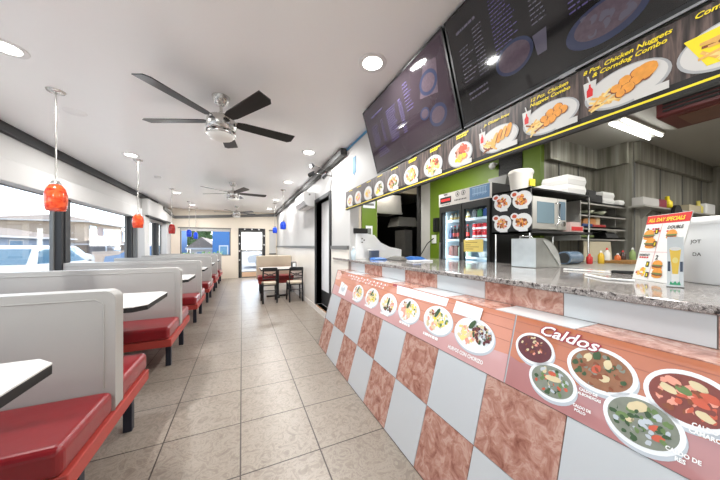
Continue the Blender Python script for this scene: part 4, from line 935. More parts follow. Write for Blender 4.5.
g = MB(); g.box(mx0+.378, mx1, my0, my0+.02, mz0+.005, mz1-.003); c_ = g.obj('control_panel', M_steel, r, bevel=.004)
g = MB(); g.box(mx0+.40, mx1-.02, my0-.003, my0, mz0+.1, mz1-.03); g.obj('keypad', mat('microwave_keypad', (126, 150, 170), .15, .4), c_)
g = MB(); g.cyl((mx1-.07, my0-.02, mz0+.06), (mx1-.07, my0, mz0+.06), .024, n=16); g.obj('knob', M_chrome, c_)
# clear bag bin on top
r = thing('clear_bin', (2.62, 1.72, 1.79), 'cloudy clear plastic bin with yellow sticker on top of microwave rack', 'bin')
g = MB(); g.lathe([(.085, 0), (.105, .17), (.112, .18), (.112, .20), (.10, .215), (.07, .22), (.0001, .22)], (2.55, 1.70, 1.79), 20); g.obj('body', mat('cloudy_plastic', (224, 222, 216), .35), r)
g = MB(); g.box(2.52, 2.60, 1.588, 1.594, 1.835, 1.90); g.obj('sticker', M_yellow, r)
# metal tray beside it
b = MB(); b.prism([(2.86, 2.10, 1.976), (2.86, 2.30, 1.976), (2.86, 2.33, 2.10), (2.86, 2.07, 2.10)], (.36, 0, 0)); tag(b.obj('steel_pan', mat('dull_pan_steel', (120, 120, 118), .3, .9, var=.2), bevel=.012), 'dull steel pan on top of drinks cooler', 'pan')
b = MB(); b.box(3.355, 3.368, 2.22, 2.56, 2.12, 2.57)
for k in range(11): b.beam((3.352, 2.24, 2.14+k*.04), (3.352, 2.54, 2.14+k*.04), .012, .02)
tag(b.obj('wall_louvre', M_blackm), 'black louvred opening in green wall above the cooler', 'vent')
r = thing('dome_camera', (3.33, 2.62, 2.36), 'small white dome camera on green wall above the cooler', 'camera')
g = MB(); g.box(3.28, 3.369, 2.59, 2.65, 2.42, 2.45); g.obj('bracket', M_white, r); g = MB(); g.lathe([(.0001, 0), (.03, .01), (.045, .04), (.048, .06), (.0001, .06)], (3.30, 2.62, 2.36), 18); g.obj('dome', M_foam, r)
# foam boxes and black box on top
def foam_box(x, y, z, w, d, h, label, rz=0):
    t = thing('foam_box_stack' if h > .1 else 'foam_box', (x, y, z), label, 'foam box', 'white foam boxes on the rack')
    n = 2 if h > .1 else 1; hh = h/n
    for k in range(n):
        g = MB(); zz = z+k*hh; q = .008
        g.hexa([(x-w/2+q, y-d/2+q, zz), (x+w/2-q, y-d/2+q, zz), (x+w/2-q, y+d/2-q, zz), (x-w/2+q, y+d/2-q, zz)], [(x-w/2, y-d/2, zz+hh*.5), (x+w/2, y-d/2, zz+hh*.5), (x+w/2, y+d/2, zz+hh*.5), (x-w/2, y+d/2, zz+hh*.5)])
        g.hexa([(x-w/2, y-d/2, zz+hh*.5), (x+w/2, y-d/2, zz+hh*.5), (x+w/2, y+d/2, zz+hh*.5), (x-w/2, y+d/2, zz+hh*.5)], [(x-w/2+q, y-d/2+q, zz+hh), (x+w/2-q, y-d/2+q, zz+hh), (x+w/2-q, y+d/2-q, zz+hh), (x-w/2+q, y+d/2-q, zz+hh)])
        g.obj('box', M_foam, t, bevel=.004)
foam_box(2.86, 1.72, 1.79, .20, .22, .075, 'small white foam box left of the taller foam stack')
foam_box(3.17, 1.64, 1.79, .34, .26, .19, 'tall stack of white foam boxes above the microwave rack')
# wall shelves in the steel alcove
r = thing('steel_shelf_rack', (3.95, 1.8, 1.34), 'stainless three-tier shelf rack beside the microwave', 'shelf')
SX0, SX1, SY0, SY1 = 3.47, 4.50, 1.62, 1.985
for z in (1.35, 1.475, 1.625, 1.765):
    g = MB(); g.box(SX0, SX1, SY0, SY1, z-.018, z); g.box(SX0, SX1, SY0, SY0+.012, z-.035, z); g.obj('shelf_board', M_steel, r)
g = MB(); g.box(SX0-.015, SX0, SY0, SY1, 1.315, 1.765); g.obj('side_panel', M_steel, r)
g = MB(); g.box(SX1, SX1+.015, SY0+.1, SY1, 1.315, 1.765); g.obj('side_panel', M_steel, r)
b = MB(); b.box(3.60, 3.80, 1.625, 1.85, 1.767, 1.90); b.box(3.82, 3.98, 1.64, 1.85, 1.767, 1.86); b.box(3.62, 3.78, 1.619, 1.625, 1.79, 1.87)
tag(b.obj('black_crate', M_blackm, bevel=.01), 'black plastic crate on top of the steel shelf rack', 'crate')
foam_box(4.14, 1.76, 1.767, .28, .24, .15, 'stack of white foam boxes on steel shelf right of black crate')
foam_box(4.36, 1.70, 1.767, .14, .2, .06, 'single low white foam box at the right end of steel shelf')
def bowl(x, y, z, m, label):
    b = MB(); b.lathe([(.03, 0), (.06, .02), (.085, .05), (.08, .05), (.055, .022), (.0001, .012)], (x, y, z), 20); tag(b.obj('bowl', m), label, 'bowl', 'bowls on the steel shelf')
bowl(3.82, 1.74, 1.626, mat('pale_green_bowl', (190, 196, 168), .4), 'left pale bowl on the upper steel shelf'); bowl(4.10, 1.74, 1.626, mat('pale_green_bowl', (190, 196, 168), .4), 'right pale bowl on the upper steel shelf')
b = MB(); b.prism([(3.62, 1.66, 1.476), (3.86, 1.66, 1.476), (3.88, 1.66, 1.55), (3.84, 1.66, 1.58), (3.64, 1.66, 1.57), (3.60, 1.66, 1.54)], (0, .12, 0)); tag(b.obj('bread_loaf', mat('bread_crust', (196, 132, 70), .6, var=.2), bevel=.02), 'tan loaf of bread on the middle steel shelf', 'bread')
b = MB(); b.box(3.88, 3.98, 1.66, 1.74, 1.476, 1.60); tag(b.obj('bread_bag', mat('pale_bread_bag', (216, 190, 150), .5), bevel=.012), 'pale bread bag standing beside the loaf', 'bag')
b = MB(); b.box(3.55, 3.75, 1.635, 1.655, 1.476, 1.51); tag(b.obj('snack_packet', mat('blue_packet', (50, 74, 130), .4), bevel=.004), 'blue packet at front left of middle steel shelf', 'packet')
b = MB(); b.box(3.77, 4.05, 1.635, 1.655, 1.476, 1.505); tag(b.obj('snack_packet', mat('red_packet', (170, 50, 50), .4), bevel=.004), 'red packet at front of middle steel shelf below loaf', 'packet')
b = MB(); b.box(3.56, 3.84, 1.66, 1.9, 1.351, 1.38); tag(b.obj('green_tray', mat('olive_tray', (100, 116, 60), .5), bevel=.004), 'olive green tray on lowest steel shelf', 'tray')
r = thing('kitchen_scale', (4.25, 1.72, 1.351), 'silver and black kitchen scale on lowest steel shelf', 'scale')
g = MB(); g.hexa([(4.10, 1.64, 1.351), (4.40, 1.64, 1.351), (4.40, 1.84, 1.351), (4.10, 1.84, 1.351)], [(4.13, 1.68, 1.42), (4.37, 1.68, 1.42), (4.37, 1.82, 1.42), (4.13, 1.82, 1.42)]); g.obj('body', M_blackm, r)
g = MB(); g.box(4.10, 4.40, 1.65, 1.84, 1.425, 1.437); g.obj('platform', M_chrome, r)
b = MB(); b.box(3.06, 3.30, 1.52, 1.70, 1.396, 1.46, 0); b.box(3.08, 3.28, 1.516, 1.52, 1.41, 1.45, 1); b.box(3.08, 3.26, 1.53, 1.68, 1.46, 1.50, 0)
tag(b.obj('red_carton', [mat('white_red_carton', (206, 180, 174), .5), M_red]), 'white and red carton right of the microwave', 'carton')
# round-fronted steel food bin under the rack
r = thing('food_bin', (2.28, 1.39, 1.072), 'silver round-fronted food bin under the microwave rack', 'bin')
prof = [(2.12, 1.073), (2.455, 1.073)]+[(2.20+.255*math.cos(t), 1.073+.24*math.sin(t)) for t in [k/10*PI/2 for k in range(1, 11)]]+[(2.12, 1.313)]
g = MB(); g.prism([(x, 1.29, z) for x, z in prof], (0, .205, 0)); g.obj('shell', mat('satin_aluminium', (186, 188, 186), .3, .85, var=.2, scale=12), r, bevel=.004)
g = MB(); g.prism([(2.20+(x-2.20)*.9, 1.282, 1.085+(z-1.073)*.88) for x, z in prof if x > 2.19], (0, .008, 0)); g.obj('front_plate', mat('satin_plate', (200, 202, 200), .3, .5, var=.2, scale=14), r)
g = MB(); g.tube([(2.15, 1.34, 1.313), (2.15, 1.34, 1.33), (2.15, 1.44, 1.33), (2.15, 1.44, 1.313)], .006); g.obj('handle', M_chrome, r)
r = thing('blue_bag_roll', (2.85, 1.42, 1.072), 'roll of blue-grey plastic bags on the steel table right of food bin', 'roll')
g = MB(); g.cyl((2.79, 1.44, 1.136), (3.00, 1.44, 1.136), .062, n=20); g.obj('roll', mat('blue_grey_plastic', (96, 116, 136), .25, var=.25, scale=18, bump=.5, bscale=30), r)
g = MB(); g.cyl((2.78, 1.44, 1.136), (2.79, 1.44, 1.136), .05, n=20); g.obj('end_cap', M_dtrim, r)
g = MB(); g.cyl((3.0, 1.44, 1.136), (3.012, 1.44, 1.136), .058, n=20); g.obj('end_cap', M_dtrim, r)
CP = [('red', (180, 40, 40)), ('mustard yellow', (220, 180, 50)), ('white', (226, 226, 220)), ('orange', (214, 110, 50)), ('dark brown', (70, 44, 36)), ('pale green', (150, 176, 110))]
for k, (nm, c) in enumerate(CP):
    x = 3.15+k*.17; y = 1.40-.02*(k % 2); hh = .10+.03*(k % 3)
    t = thing('condiment_bottle', (x, y, 1.072), '%s condiment bottle at the back of the steel table' % nm, 'bottle', 'condiment bottles on the steel table')
    g = MB(); g.lathe([(.022, 0), (.026, .008), (.026, hh*.65), (.012, hh*.8), (.01, hh*.86)], (x, y, 1.072), 14); g.obj('body', mat('condiment_%d' % k, c, .35), t)
    g = MB(); g.lathe([(.012, hh*.86), (.006, hh), (.0001, hh)], (x, y, 1.072), 12); g.obj('cap', M_cap if k % 2 else M_red, t)
b = MB(); b.box(3.45, 3.85, 1.2, 1.42, 1.073, 1.10, 0)
tag(b.obj('topping_tray', mat('red_green_toppings', (150, 110, 60), .6, var=.5, scale=60)), 'shallow tray of mixed toppings on the steel table', 'tray')
b = MB(); b.hexa([(3.42, 1.555, 1.073), (4.0, 1.555, 1.073), (4.0, 1.575, 1.073), (3.42, 1.575, 1.073)], [(3.42, 1.57, 1.30), (4.0, 1.57, 1.30), (4.0, 1.58, 1.30), (3.42, 1.58, 1.30)])
tag(b.obj('cutting_board', mat('pale_cutting_board', (196, 186, 160), .5), bevel=.004), 'pale cutting board leaning against steel wall under the shelf rack', 'cutting board')
r = thing('kitchen_knife', (2.2, .92, 1.072), 'long white tongs with black handle lying on the granite counter', 'tongs')
g = MB(); g.beam((2.17, 1.12, 1.080), (2.20, .86, 1.080), .018, .010); g.obj('blade', M_foam, r); g = MB(); g.beam((2.20, .86, 1.082), (2.235, .74, 1.085), .028, .018); g.obj('handle', M_blackm, r, bevel=.004)
r.name = 'serving_tongs'
b = MB(); b.tube([(1.87, .85, 1.078), (1.74, .70, 1.078), (1.76, .60, 1.078)], .006); tag(b.obj('drinking_straw', M_foam), 'white wrapped straw on the granite in front of the specials sign', 'straw')
# wall shelf with cartons, right of the sign
r = thing('wall_shelf', (5.8, 1.5, 1.74), 'steel wall shelf high on the kitchen wall above the specials sign', 'shelf')
g = MB(); g.box(4.46, 7.25, 1.43, 1.583, 1.735, 1.755); g.obj('board', M_steel, r)
for x in (4.8, 5.8, 6.8): g = MB(); g.prism([(x, 1.583, 1.735), (x, 1.46, 1.735), (x, 1.583, 1.60)], (.02, 0, 0)); g.obj('bracket', M_steel, r)
r = thing('foil_box', (4.85, 1.51, 1.757), 'white and maroon foil roll box on the wall shelf', 'box')
g = MB(); g.box(4.5, 4.96, 1.46, 1.56, 1.757, 1.86); g.obj('box', mat('grey_white_carton', (200, 198, 194), .5), r); g = MB(); g.box(4.96, 5.2, 1.46, 1.56, 1.757, 1.865); g.obj('maroon_end', mat('maroon_print', (130, 36, 56), .4), r)
b = MB(); b.lathe([(.03, 0), (.05, .005), (.05, .10), (.025, .13), (.02, .18), (.0001, .18)], (5.36, 1.50, 1.757), 16); tag(b.obj('yellow_bottle', M_yellow), 'yellow bottle on the wall shelf beside the foil box', 'bottle')
b = MB(); b.lathe([(.03, 0), (.05, .005), (.05, .10), (.025, .13), (.02, .2), (.0001, .2)], (6.52, 1.50, 1.757), 16); tag(b.obj('yellow_bottle', mat('pale_yellow_bottle', (220, 206, 110), .4)), 'pale yellow bottle farther right on the wall shelf', 'bottle')
b = MB(); b.box(5.95, 6.42, 1.45, 1.56, 1.757, 1.86); tag(b.obj('cardboard_box', mat('tan_box', (186, 176, 150), .6)), 'tan box between the two yellow bottles on wall shelf', 'box')
b = MB(); b.box(6.68, 7.08, 1.45, 1.565, 1.757, 1.93); tag(b.obj('white_tub', M_foam, bevel=.02), 'white tub at the right end of the wall shelf', 'tub')
b = MB(); b.cyl((5.32, 1.42, 1.66), (5.32, 1.385, 1.66), .14, n=32); b.beam((5.32, 1.415, 1.80), (5.32, 1.415, 1.76), .03, .012); tag(b.obj('black_pan', M_blackm), 'round black pan hanging at wall shelf edge behind the specials sign', 'pan')

# specials sign, drink card and bucket on the counter
c0, c1, d0, d1 = Vector((1.936, .67, 1.073)), Vector((1.805, .49, 1.073)), Vector((1.96, .615, 1.407)), Vector((1.829, .435, 1.407))
fs = Fr(c0, c1-c0, (d0+d1)/2-(c0+c1)/2); W_ = (c1-c0).length; Hs = ((d0+d1)/2-(c0+c1)/2).length
r = thing('specials_sign', tuple((c0+c1)/2), 'white burger sign headed ALL DAY SPECIALS leaning on the counter', 'sign')
def fslab(g, f, a0, a1, b0, b1, h0, h1, m=0): g.hexa([f.p(a0, b0, h0), f.p(a1, b0, h0), f.p(a1, b1, h0), f.p(a0, b1, h0)], [f.p(a0, b0, h1), f.p(a1, b0, h1), f.p(a1, b1, h1), f.p(a0, b1, h1)], m)
g = MB(); fslab(g, fs, 0, W_, 0, Hs, -.004, 0); g.obj('board', M_pwhite, r)
g = MB(); g.frect(fs, .0, W_, Hs-.045, Hs-.002, .0006, 0); bn = g.obj('red_banner', M_red, r)
g = MB(); g.ftext(fs, 'ALL DAY SPECIALS', .012, Hs-.034, .026, .0012, 0, 'LEFT', .15, .03, .86); g.obj('banner_lettering', M_yellow, bn)
for t_, a_, z_, s_, sh_, w_ in (('2', .012, Hs-.09, .034, 0, 1), ('DOUBLE', .125, Hs-.075, .022, .1, .9), ('BREAKFAST', .008, .128, .015, 0, .8), ('2', .105, .112, .030, 0, 1)):
    g = MB(); g.ftext(fs, t_, a_, z_, s_, .0012, 0, 'LEFT', sh_, .03, w_); g.obj('lettering', M_black, r)
g = MB()
for z, a0, n in ((Hs-.075, .045, 3), (Hs-.087, .04, 4), (Hs-.09, .125, 3), (.116, .012, 4)):
    for k in range(n): g.frect(fs, a0+k*.014, a0+k*.014+.011, z, z+.008, .0012, 0)
g.obj('red_caption', M_red, r)
g = MB(); g.frect(fs, .004, W_-.004, .148, .150, .0008, 0); g.frect(fs, .092, .095, .01, .29, .0008, 0); g.obj('divider', mat('pale_red_line', (214, 150, 150), .5), r)
def burger(a, b_, s):
    g = MB(); g.fell(fs, a, b_-.012*s, .026*s, .010*s, .0010, IX['nug'], 18); g.fell(fs, a, b_-.004*s, .028*s, .008*s, .0014, IX['meat'], 16, 0, .1, RND); g.fell(fs, a, b_+.001*s, .029*s, .006*s, .0017, IX['salad'], 16, 0, .2, RND)
    g.fpoly(fs, [(a-.026*s, b_+.003*s)]+[(a-.026*s*math.cos(t), b_+.003*s+.022*s*math.sin(t)) for t in [k/8*PI for k in range(1, 8)]]+[(a+.026*s, b_+.003*s)], .002, IX['nug']); g.obj('burger_photo', PM, r)
burger(.034, .236, 1.15); burger(.055, .192, 1.15); burger(.155, .235, 1.0); burger(.125, .082, 1.05); burger(.135, .042, 1.05)
g = MB(); g.fell(fs, .045, .045, .034, .022, .001, 0, 18); scatter(g, fs, .045, .042, .028, .02, ['yellow', 'fry', 'tom', 'white', 'nug'], 22, .0014, .01); g.obj('breakfast_photo', PM, r)
for a, b_ in ((.075, .255), (.082, .19), (.072, .085), (.083, .03)):
    g = MB(); g.frect(fs, a-.009, a+.009, b_-.014, b_+.014, .0024, 0); g.frect(fs, a-.004, a+.004, b_-.008, b_+.008, .0028, 1)
    g.obj('price_tag', [M_black, M_yellow], r)
r = thing('drink_card', (1.70, .47, 1.073), 'small clear drink card with yellow drink before the white bucket', 'card')
e0 = Vector((1.704, .478, 1.0745)); fd = Fr(e0, Vector((.258, -.966, 0)), Vector((.012, .003, .19))); fd.p = lambda a, b, h=0.0: Fr.p(fd, a*.7, b*1.08, h)
g = MB(); fslab(g, fd, 0, .066, 0, .20, -.003, 0); fslab(g, fd, -.002, .068, -.001, .006, -.02, .02); g.obj('holder', mat('milky_acrylic', (206, 212, 214), .2), r)
g = MB(); g.fpoly(fd, [(.022, .05), (.044, .05), (.056, .15), (.010, .15)], .0008, 0); g.fell(fd, .033, .152, .023, .008, .001, 1, 16); g.frect(fd, .018, .048, .02, .05, .0007, 1); g.fell(fd, .033, .105, .012, .012, .0012, 2, 16); g.frect(fd, .003, .014, .06, .10, .0008, 3); g.frect(fd, .052, .063, .06, .10, .0008, 3)
g.fpoly(fd, [(.010, .004), (.056, .004), (.050, .022), (.040, .012), (.033, .022), (.024, .012), (.014, .02)], .0012, 4)
g.obj('drink_photo', [mat('drink_yellow', (238, 200, 70), .4), M_pwhite, mat('drink_pale_yellow', (240, 222, 130), .4), mat('card_navy', (44, 56, 80), .4), mat('card_green', (40, 160, 110), .4)], r)
r = thing('white_bucket', (2.10, .375, 1.072), 'large white plastic bucket with black marker writing on the counter', 'bucket')
bc = (2.10, .375, 1.073)
g = MB(); g.lathe([(.150, 0), (.158, .006), (.178, .285), (.176, .29)], bc, 40); g.obj('body', mat('white_bucket_plastic', (246, 248, 250), .35, var=.03, scale=3), r)
g = MB(); g.lathe([(.182, .275), (.185, .28), (.185, .305), (.175, .312), (.0001, .316)], bc, 40); g.obj('lid', mat('white_bucket_plastic', (246, 248, 250)), r)
def bk_text(t, a_off, z, s):
    me = text_mesh(t, 'CENTER', .1, 0); g = MB(); vs = []
    for x, y in me[0]:
        zz = z+y*s; R_ = .158+(.020)*zz/.285+.0012; th = a_off+(x*s)/R_
        vs.append((bc[0]+R_*math.cos(th), bc[1]+R_*math.sin(th), bc[2]+zz))
    g.raw(vs, me[1]); return g
bk_text('JOT', math.radians(152), .19, .024).obj('marker_writing', M_blackm, r)
bk_text('DA', math.radians(152), .13, .024).obj('marker_writing', M_blackm, r)

# cash register and clutter at the far end of the counter
r = thing('cash_register', (1.8, 3.4, 1.072), 'white cash register with black display at far end of counter', 'cash register')
g = MB(); g.prism([(1.385, 3.40, 1.074), (1.585, 3.40, 1.074), (1.585, 3.40, 1.42), (1.40, 3.40, 1.42)], (0, -.20, 0)); g.obj('tower', mat('register_white', (232, 233, 233), .4), r, bevel=.012)
g = MB(); g.box(1.37, 1.57, 3.19, 3.23, 1.42, 1.49); g.box(1.45, 1.49, 3.21, 3.25, 1.40, 1.43); g.obj('display', M_blackm, r, bevel=.004)
g = MB(); g.prism([(1.588, 3.40, 1.074), (2.15, 3.40, 1.074), (2.15, 3.40, 1.20), (1.95, 3.40, 1.235), (1.80, 3.40, 1.30), (1.70, 3.40, 1.405), (1.588, 3.40, 1.42)], (0, -.16, 0)); g.obj('body', mat('register_white', (232, 233, 233)), r, bevel=.012)
g = MB()
for p in ((1.49, 3.198, 1.35), (1.52, 3.198, 1.33), (1.49, 3.198, 1.30)): g.box(p[0]-.01, p[0]+.01, 3.196, 3.2, p[2]-.008, p[2]+.008)
g.obj('key_switch', M_gtrim, r)
r = thing('card_terminal', (1.62, 3.08, 1.072), 'small grey card terminal with white top before the register', 'card terminal')
g = MB(); g.box(1.56, 1.68, 3.06, 3.13, 1.073, 1.19); g.obj('body', mat('slate_plastic', (86, 96, 112), .4), r, bevel=.006); g = MB(); g.box(1.54, 1.68, 3.05, 3.14, 1.19, 1.205); g.obj('top_cover', M_white, r)
b = MB(); b.hexa([(1.50, 2.86, 1.073), (1.70, 2.86, 1.073), (1.72, 3.02, 1.073), (1.50, 3.02, 1.073)], [(1.52, 2.88, 1.10), (1.66, 2.88, 1.10), (1.66, 3.0, 1.10), (1.52, 3.0, 1.10)]); tag(b.obj('blue_cloth', M_blue, bevel=.012), 'crumpled blue cloth at the base of the register', 'cloth')
b = MB(); b.hexa([(1.86, 2.55, 1.073), (2.10, 2.55, 1.073), (2.10, 2.85, 1.073), (1.86, 2.85, 1.073)], [(1.90, 2.60, 1.125), (2.02, 2.58, 1.115), (2.0, 2.8, 1.12), (1.90, 2.8, 1.10)]); tag(b.obj('blue_tray', M_blue, bevel=.01), 'blue plastic tray on granite right of the register', 'tray')
b = MB(); b.hexa([(1.70, 2.62, 1.073), (1.85, 2.62, 1.073), (1.85, 2.95, 1.073), (1.70, 2.95, 1.073)], [(1.74, 2.66, 1.115), (1.80, 2.64, 1.12), (1.82, 2.9, 1.125), (1.75, 2.9, 1.11)]); tag(b.obj('grey_rag', mat('grey_rag_cloth', (110, 108, 104), .8, bump=.4), bevel=.01), 'grey rag between the blue cloth and blue tray', 'rag')
b = MB(); b.box(1.70, 1.98, 2.34, 2.46, 1.073, 1.088); tag(b.obj('paper_pad', M_paper, bevel=.003), 'white paper pad on granite edge in front of the blue tray', 'paper')
r = thing('hand_sanitizer', (1.345, 3.30, 1.072), 'pale clear squeeze bottle left of the register', 'bottle')
g = MB(); g.lathe([(.026, 0), (.03, .01), (.03, .11), (.012, .13), (.012, .15)], (1.345, 3.16, 1.073), 16); g.obj('body', mat('pale_blue_clear', (190, 206, 214), .2), r); g = MB(); g.lathe([(.014, .15), (.014, .17), (.0001, .17)], (1.345, 3.16, 1.073), 14); g.obj('cap', M_cap, r)

# papers on the green panel, switch boxes on the green wall
for x0, x1, z0, z1, l in ((2.16, 2.30, 1.42, 1.64, 'white paper notice on narrow green panel, upper one'), (2.12, 2.36, 1.22, 1.36, 'pale notice low on narrow green panel behind the register'), (2.10, 2.36, 1.98, 2.12, 'grey notice at the top of narrow green panel')):
    b = MB(); b.box(x0, x1, 4.464, 4.469, z0, z1, 0); b.box(x0+.03, x1-.03, 4.462, 4.464, z0+.05, z1-.05, 1); tag(b.obj('paper_notice', [M_paper, mat('notice_grey', (120, 124, 120), .6)]), l, 'notice')
r = thing('wall_phone', (3.33, 3.9, 1.4), 'black wall phone hanging on green wall beside the cooler', 'phone')
g = MB(); g.box(3.31, 3.369, 3.80, 3.92, 1.52, 1.78); g.obj('base', M_blackm, r, bevel=.008); g = MB(); g.box(3.285, 3.31, 3.82, 3.86, 1.54, 1.76); g.obj('handset', M_black, r, bevel=.008)
b = MB(); b.box(3.35, 3.369, 3.88, 4.0, 1.30, 1.46); tag(b.obj('power_outlet', M_white, bevel=.004), 'white power outlet box on green wall below the phone', 'outlet')
b = MB(); b.tube([(3.35, 3.94, 1.40), (3.25, 4.0, 1.30), (3.20, 4.1, 1.12), (3.15, 4.2, .95)], .009); tag(b.obj('power_cable', M_blackm), 'black cable drooping from the white power outlet', 'cable')
# back room seen through the dark doorway
r = thing('range_hood', (2.8, 5.3, 1.98), 'stainless range hood in the dark back kitchen', 'range hood')
g = MB(); g.hexa([(2.35, 4.95, 1.98), (3.30, 4.95, 1.98), (3.30, 5.6, 1.98), (2.35, 5.6, 1.98)], [(2.40, 5.0, 2.40), (3.30, 5.0, 2.40), (3.30, 5.6, 2.40), (2.40, 5.6, 2.40)]); g.obj('canopy', M_steel, r, bevel=.004)
g = MB(); g.box(2.35, 3.30, 4.93, 4.96, 1.96, 2.0); g.obj('front_lip', M_steel, r)
b = MB(); b.hexa([(3.36, 5.2, 1.72), (3.95, 5.2, 1.72), (3.95, 5.7, 1.72), (3.36, 5.7, 1.72)], [(3.42, 5.25, 1.95), (3.9, 5.25, 1.95), (3.9, 5.65, 1.95), (3.42, 5.65, 1.95)]); tag(b.obj('hood_canopy', M_steel, bevel=.01), 'smaller pale steel canopy right of the range hood', 'range hood')
area('hood_fill_light', (2.8, 5.2, 1.955), .25, 3.0, (1, .93, .82)); area('back_room_fill_light', (2.9, 4.85, CZ-.02), .2, 7.0, (1, .97, .92))  # unseen lights added to brighten the hood and back room
r = thing('cooking_range', (2.8, 5.3, 0), 'black cooking range below the range hood', 'stove')
g = MB(); g.box(2.38, 3.28, 5.0, 5.6, 0, 1.0); g.obj('body', M_black, r, bevel=.006)
for x in (2.55, 2.83, 3.11):
    g = MB(); g.box(x-.12, x+.12, 5.05, 5.5, 1.0, 1.028); g.obj('grate', M_blackm, r); g = MB(); g.cyl((x, 4.985, .88), (x, 5.0, .88), .025, n=12); g.obj('knob', M_chrome, r)
for x, z, q, l in ((2.6, 1.03, .12, 'dark stock pot at left on black range'), (2.95, 1.03, .10, 'dark saucepan at right on black range')):
    t = thing('cooking_pot', (x, 5.27, z), l, 'pot', 'pots on the black range'); g = MB(); g.lathe([(q*.95, 0), (q, .01), (q, .16), (q*.97, .165), (.0001, .17)], (x, 5.27, z), 24); g.obj('body', mat('dull_pan_metal', (90, 88, 84), .35, .8), t); g = MB(); g.tube([(x, 5.27-q, z+.12), (x, 5.2-q, z+.13), (x+.02, 5.08-q, z+.13)], .008); g.obj('handle', M_blackm, t)
b = MB(); b.box(3.40, 3.62, 5.0, 5.4, 0, 1.62); tag(b.obj('steel_cabinet', mat('dull_steel', (120, 118, 114), .4, .6, var=.2)), 'narrow dull steel cabinet right of the black range', 'cabinet')
b = MB(); b.box(1.7, 2.3, 5.2, 5.9, 0, 1.9); tag(b.obj('upright_freezer', M_black), 'tall black unit at left in the dark back kitchen', 'freezer')

# ================================================================== STREET OUTSIDE
M_side = mat('blue_grey_siding', (142, 154, 170), .8, var=.06); M_tanw = mat('tan_stucco', (182, 164, 146), .8, var=.06); M_roof = mat('grey_brown_shingle', (132, 120, 110), .9, var=.15, scale=12)
M_win = mat('blue_window_glass', (110, 150, 180), .1, .3); M_fw = mat('white_fascia', (196, 196, 196), .6); M_bluew = mat('bright_blue_wall', (66, 112, 166), .7, var=.05); M_palew = mat('pale_wall', (196, 188, 178), .8)
def house(name, x0, x1, y0, y1, hw, hr, mw, label, wins=(), face='x', hip=False, chim=None, over=.4):
    r = thing(name, ((x0+x1)/2, (y0+y1)/2, -.33), label, 'house', 'houses across the street')
    g = MB(); g.box(x0, x1, y0, y1, -.33, hw); g.obj('wall', mw, r)
    g = MB(); xm = (x0+x1)/2; e = over
    k = min((y1-y0)/2.5, (x1-x0)/2) if hip else -e
    a = [(x0-e, y0-e, hw), (x1+e, y0-e, hw), (x1+e, y1+e, hw), (x0-e, y1+e, hw)]; t0, t1 = (xm, y0+k, hw+hr), (xm, y1-k, hw+hr)
    g.raw(a+[t0, t1], [(1, 2, 5, 4), (3, 0, 4, 5), (0, 1, 4), (2, 3, 5), (3, 2, 1, 0)]); g.obj('roof', M_roof, r)
    g = MB(); g.box(x0-e-.03, x1+e+.03, y0-e-.03, y1+e+.03, hw-.14, hw); g.obj('fascia', M_fw, r)
    for u0, u1, z0, z1 in wins:
        g = MB()
        if face == 'x': g.box(x1-.02, x1+.05, u0, u1, z0, z1)
        else: g.box(u0, u1, y0-.05, y0+.02, z0, z1)
        w = g.obj('window', M_fw, r); g = MB()
        if face == 'x': g.box(x1+.05, x1+.06, u0+.08, u1-.08, z0+.08, z1-.08)
        else: g.box(u0+.08, u1-.08, y0-.06, y0-.05, z0+.08, z1-.08)
        g.obj('pane', M_win, w)
    if chim:
        g = MB(); g.box(*chim); g.obj('chimney', mat('grey_block', (176, 172, 166), .8), r)
    return r
house('house', -26, -17, 15, 38.6, 2.05, 1.0, M_side, 'long blue-grey single-storey house seen left of the near mullion', [(20, 22, .9, 1.75), (24.5, 26.3, .9, 1.75), (27.4, 29.4, .9, 1.75), (30.5, 32, .9, 1.75)], chim=(-21.5, -19.9, 29.5, 31.5, 2.2, 4.1))
house('house', -25, -17, 41.5, 52, 4.2, 1.1, M_tanw, 'tan two-storey house with hip roof right of the near mullion', [(42.5, 44.2, 2.4, 3.8), (46, 48.6, 2.6, 3.6)], hip=True, over=.7)
house('garage', -15.6, -13.2, 36.5, 50, 1.5, .35, mat('brown_grey_stucco', (122, 108, 98), .8, var=.08), 'low brown garage row with white roof edge before the tan house', [(38, 40, .1, 1.1), (43, 45, .1, 1.1)])
house('house', -30, -22, 55, 68, 4.2, 1.4, M_side, 'grey-blue house far down the street', [(57, 59, 2.4, 3.6), (62, 64, 2.4, 3.6)], hip=True)
b = MB(); b.box(-12.1, -12.0, 30.5, 46, -.33, .75); tag(b.obj('yard_wall', mat('sand_block_wall', (160, 144, 130), .85, var=.08)), 'long low tan block wall along the far side of the street', 'wall', kind='thing')
house('blue_building', -1.9, -.30, 21, 25, 4.6, .3, M_bluew, 'bright blue building beyond the far window', [(-1.5, -.9, .3, 1.3)], face='y', over=.1)
house('house', -3.9, -2.3, 25.5, 31, 1.1, .9, M_palew, 'small pale house with whitish roof beyond the far window', [(-3.5, -2.9, .1, .8)], face='y', over=.3)
house('blue_building', -5.9, -4.55, 25.5, 28, 4.4, .4, M_bluew, 'blue house at the left edge of the far window', [(-5.6, -5.0, 1.4, 2.6)], face='y', over=.1)
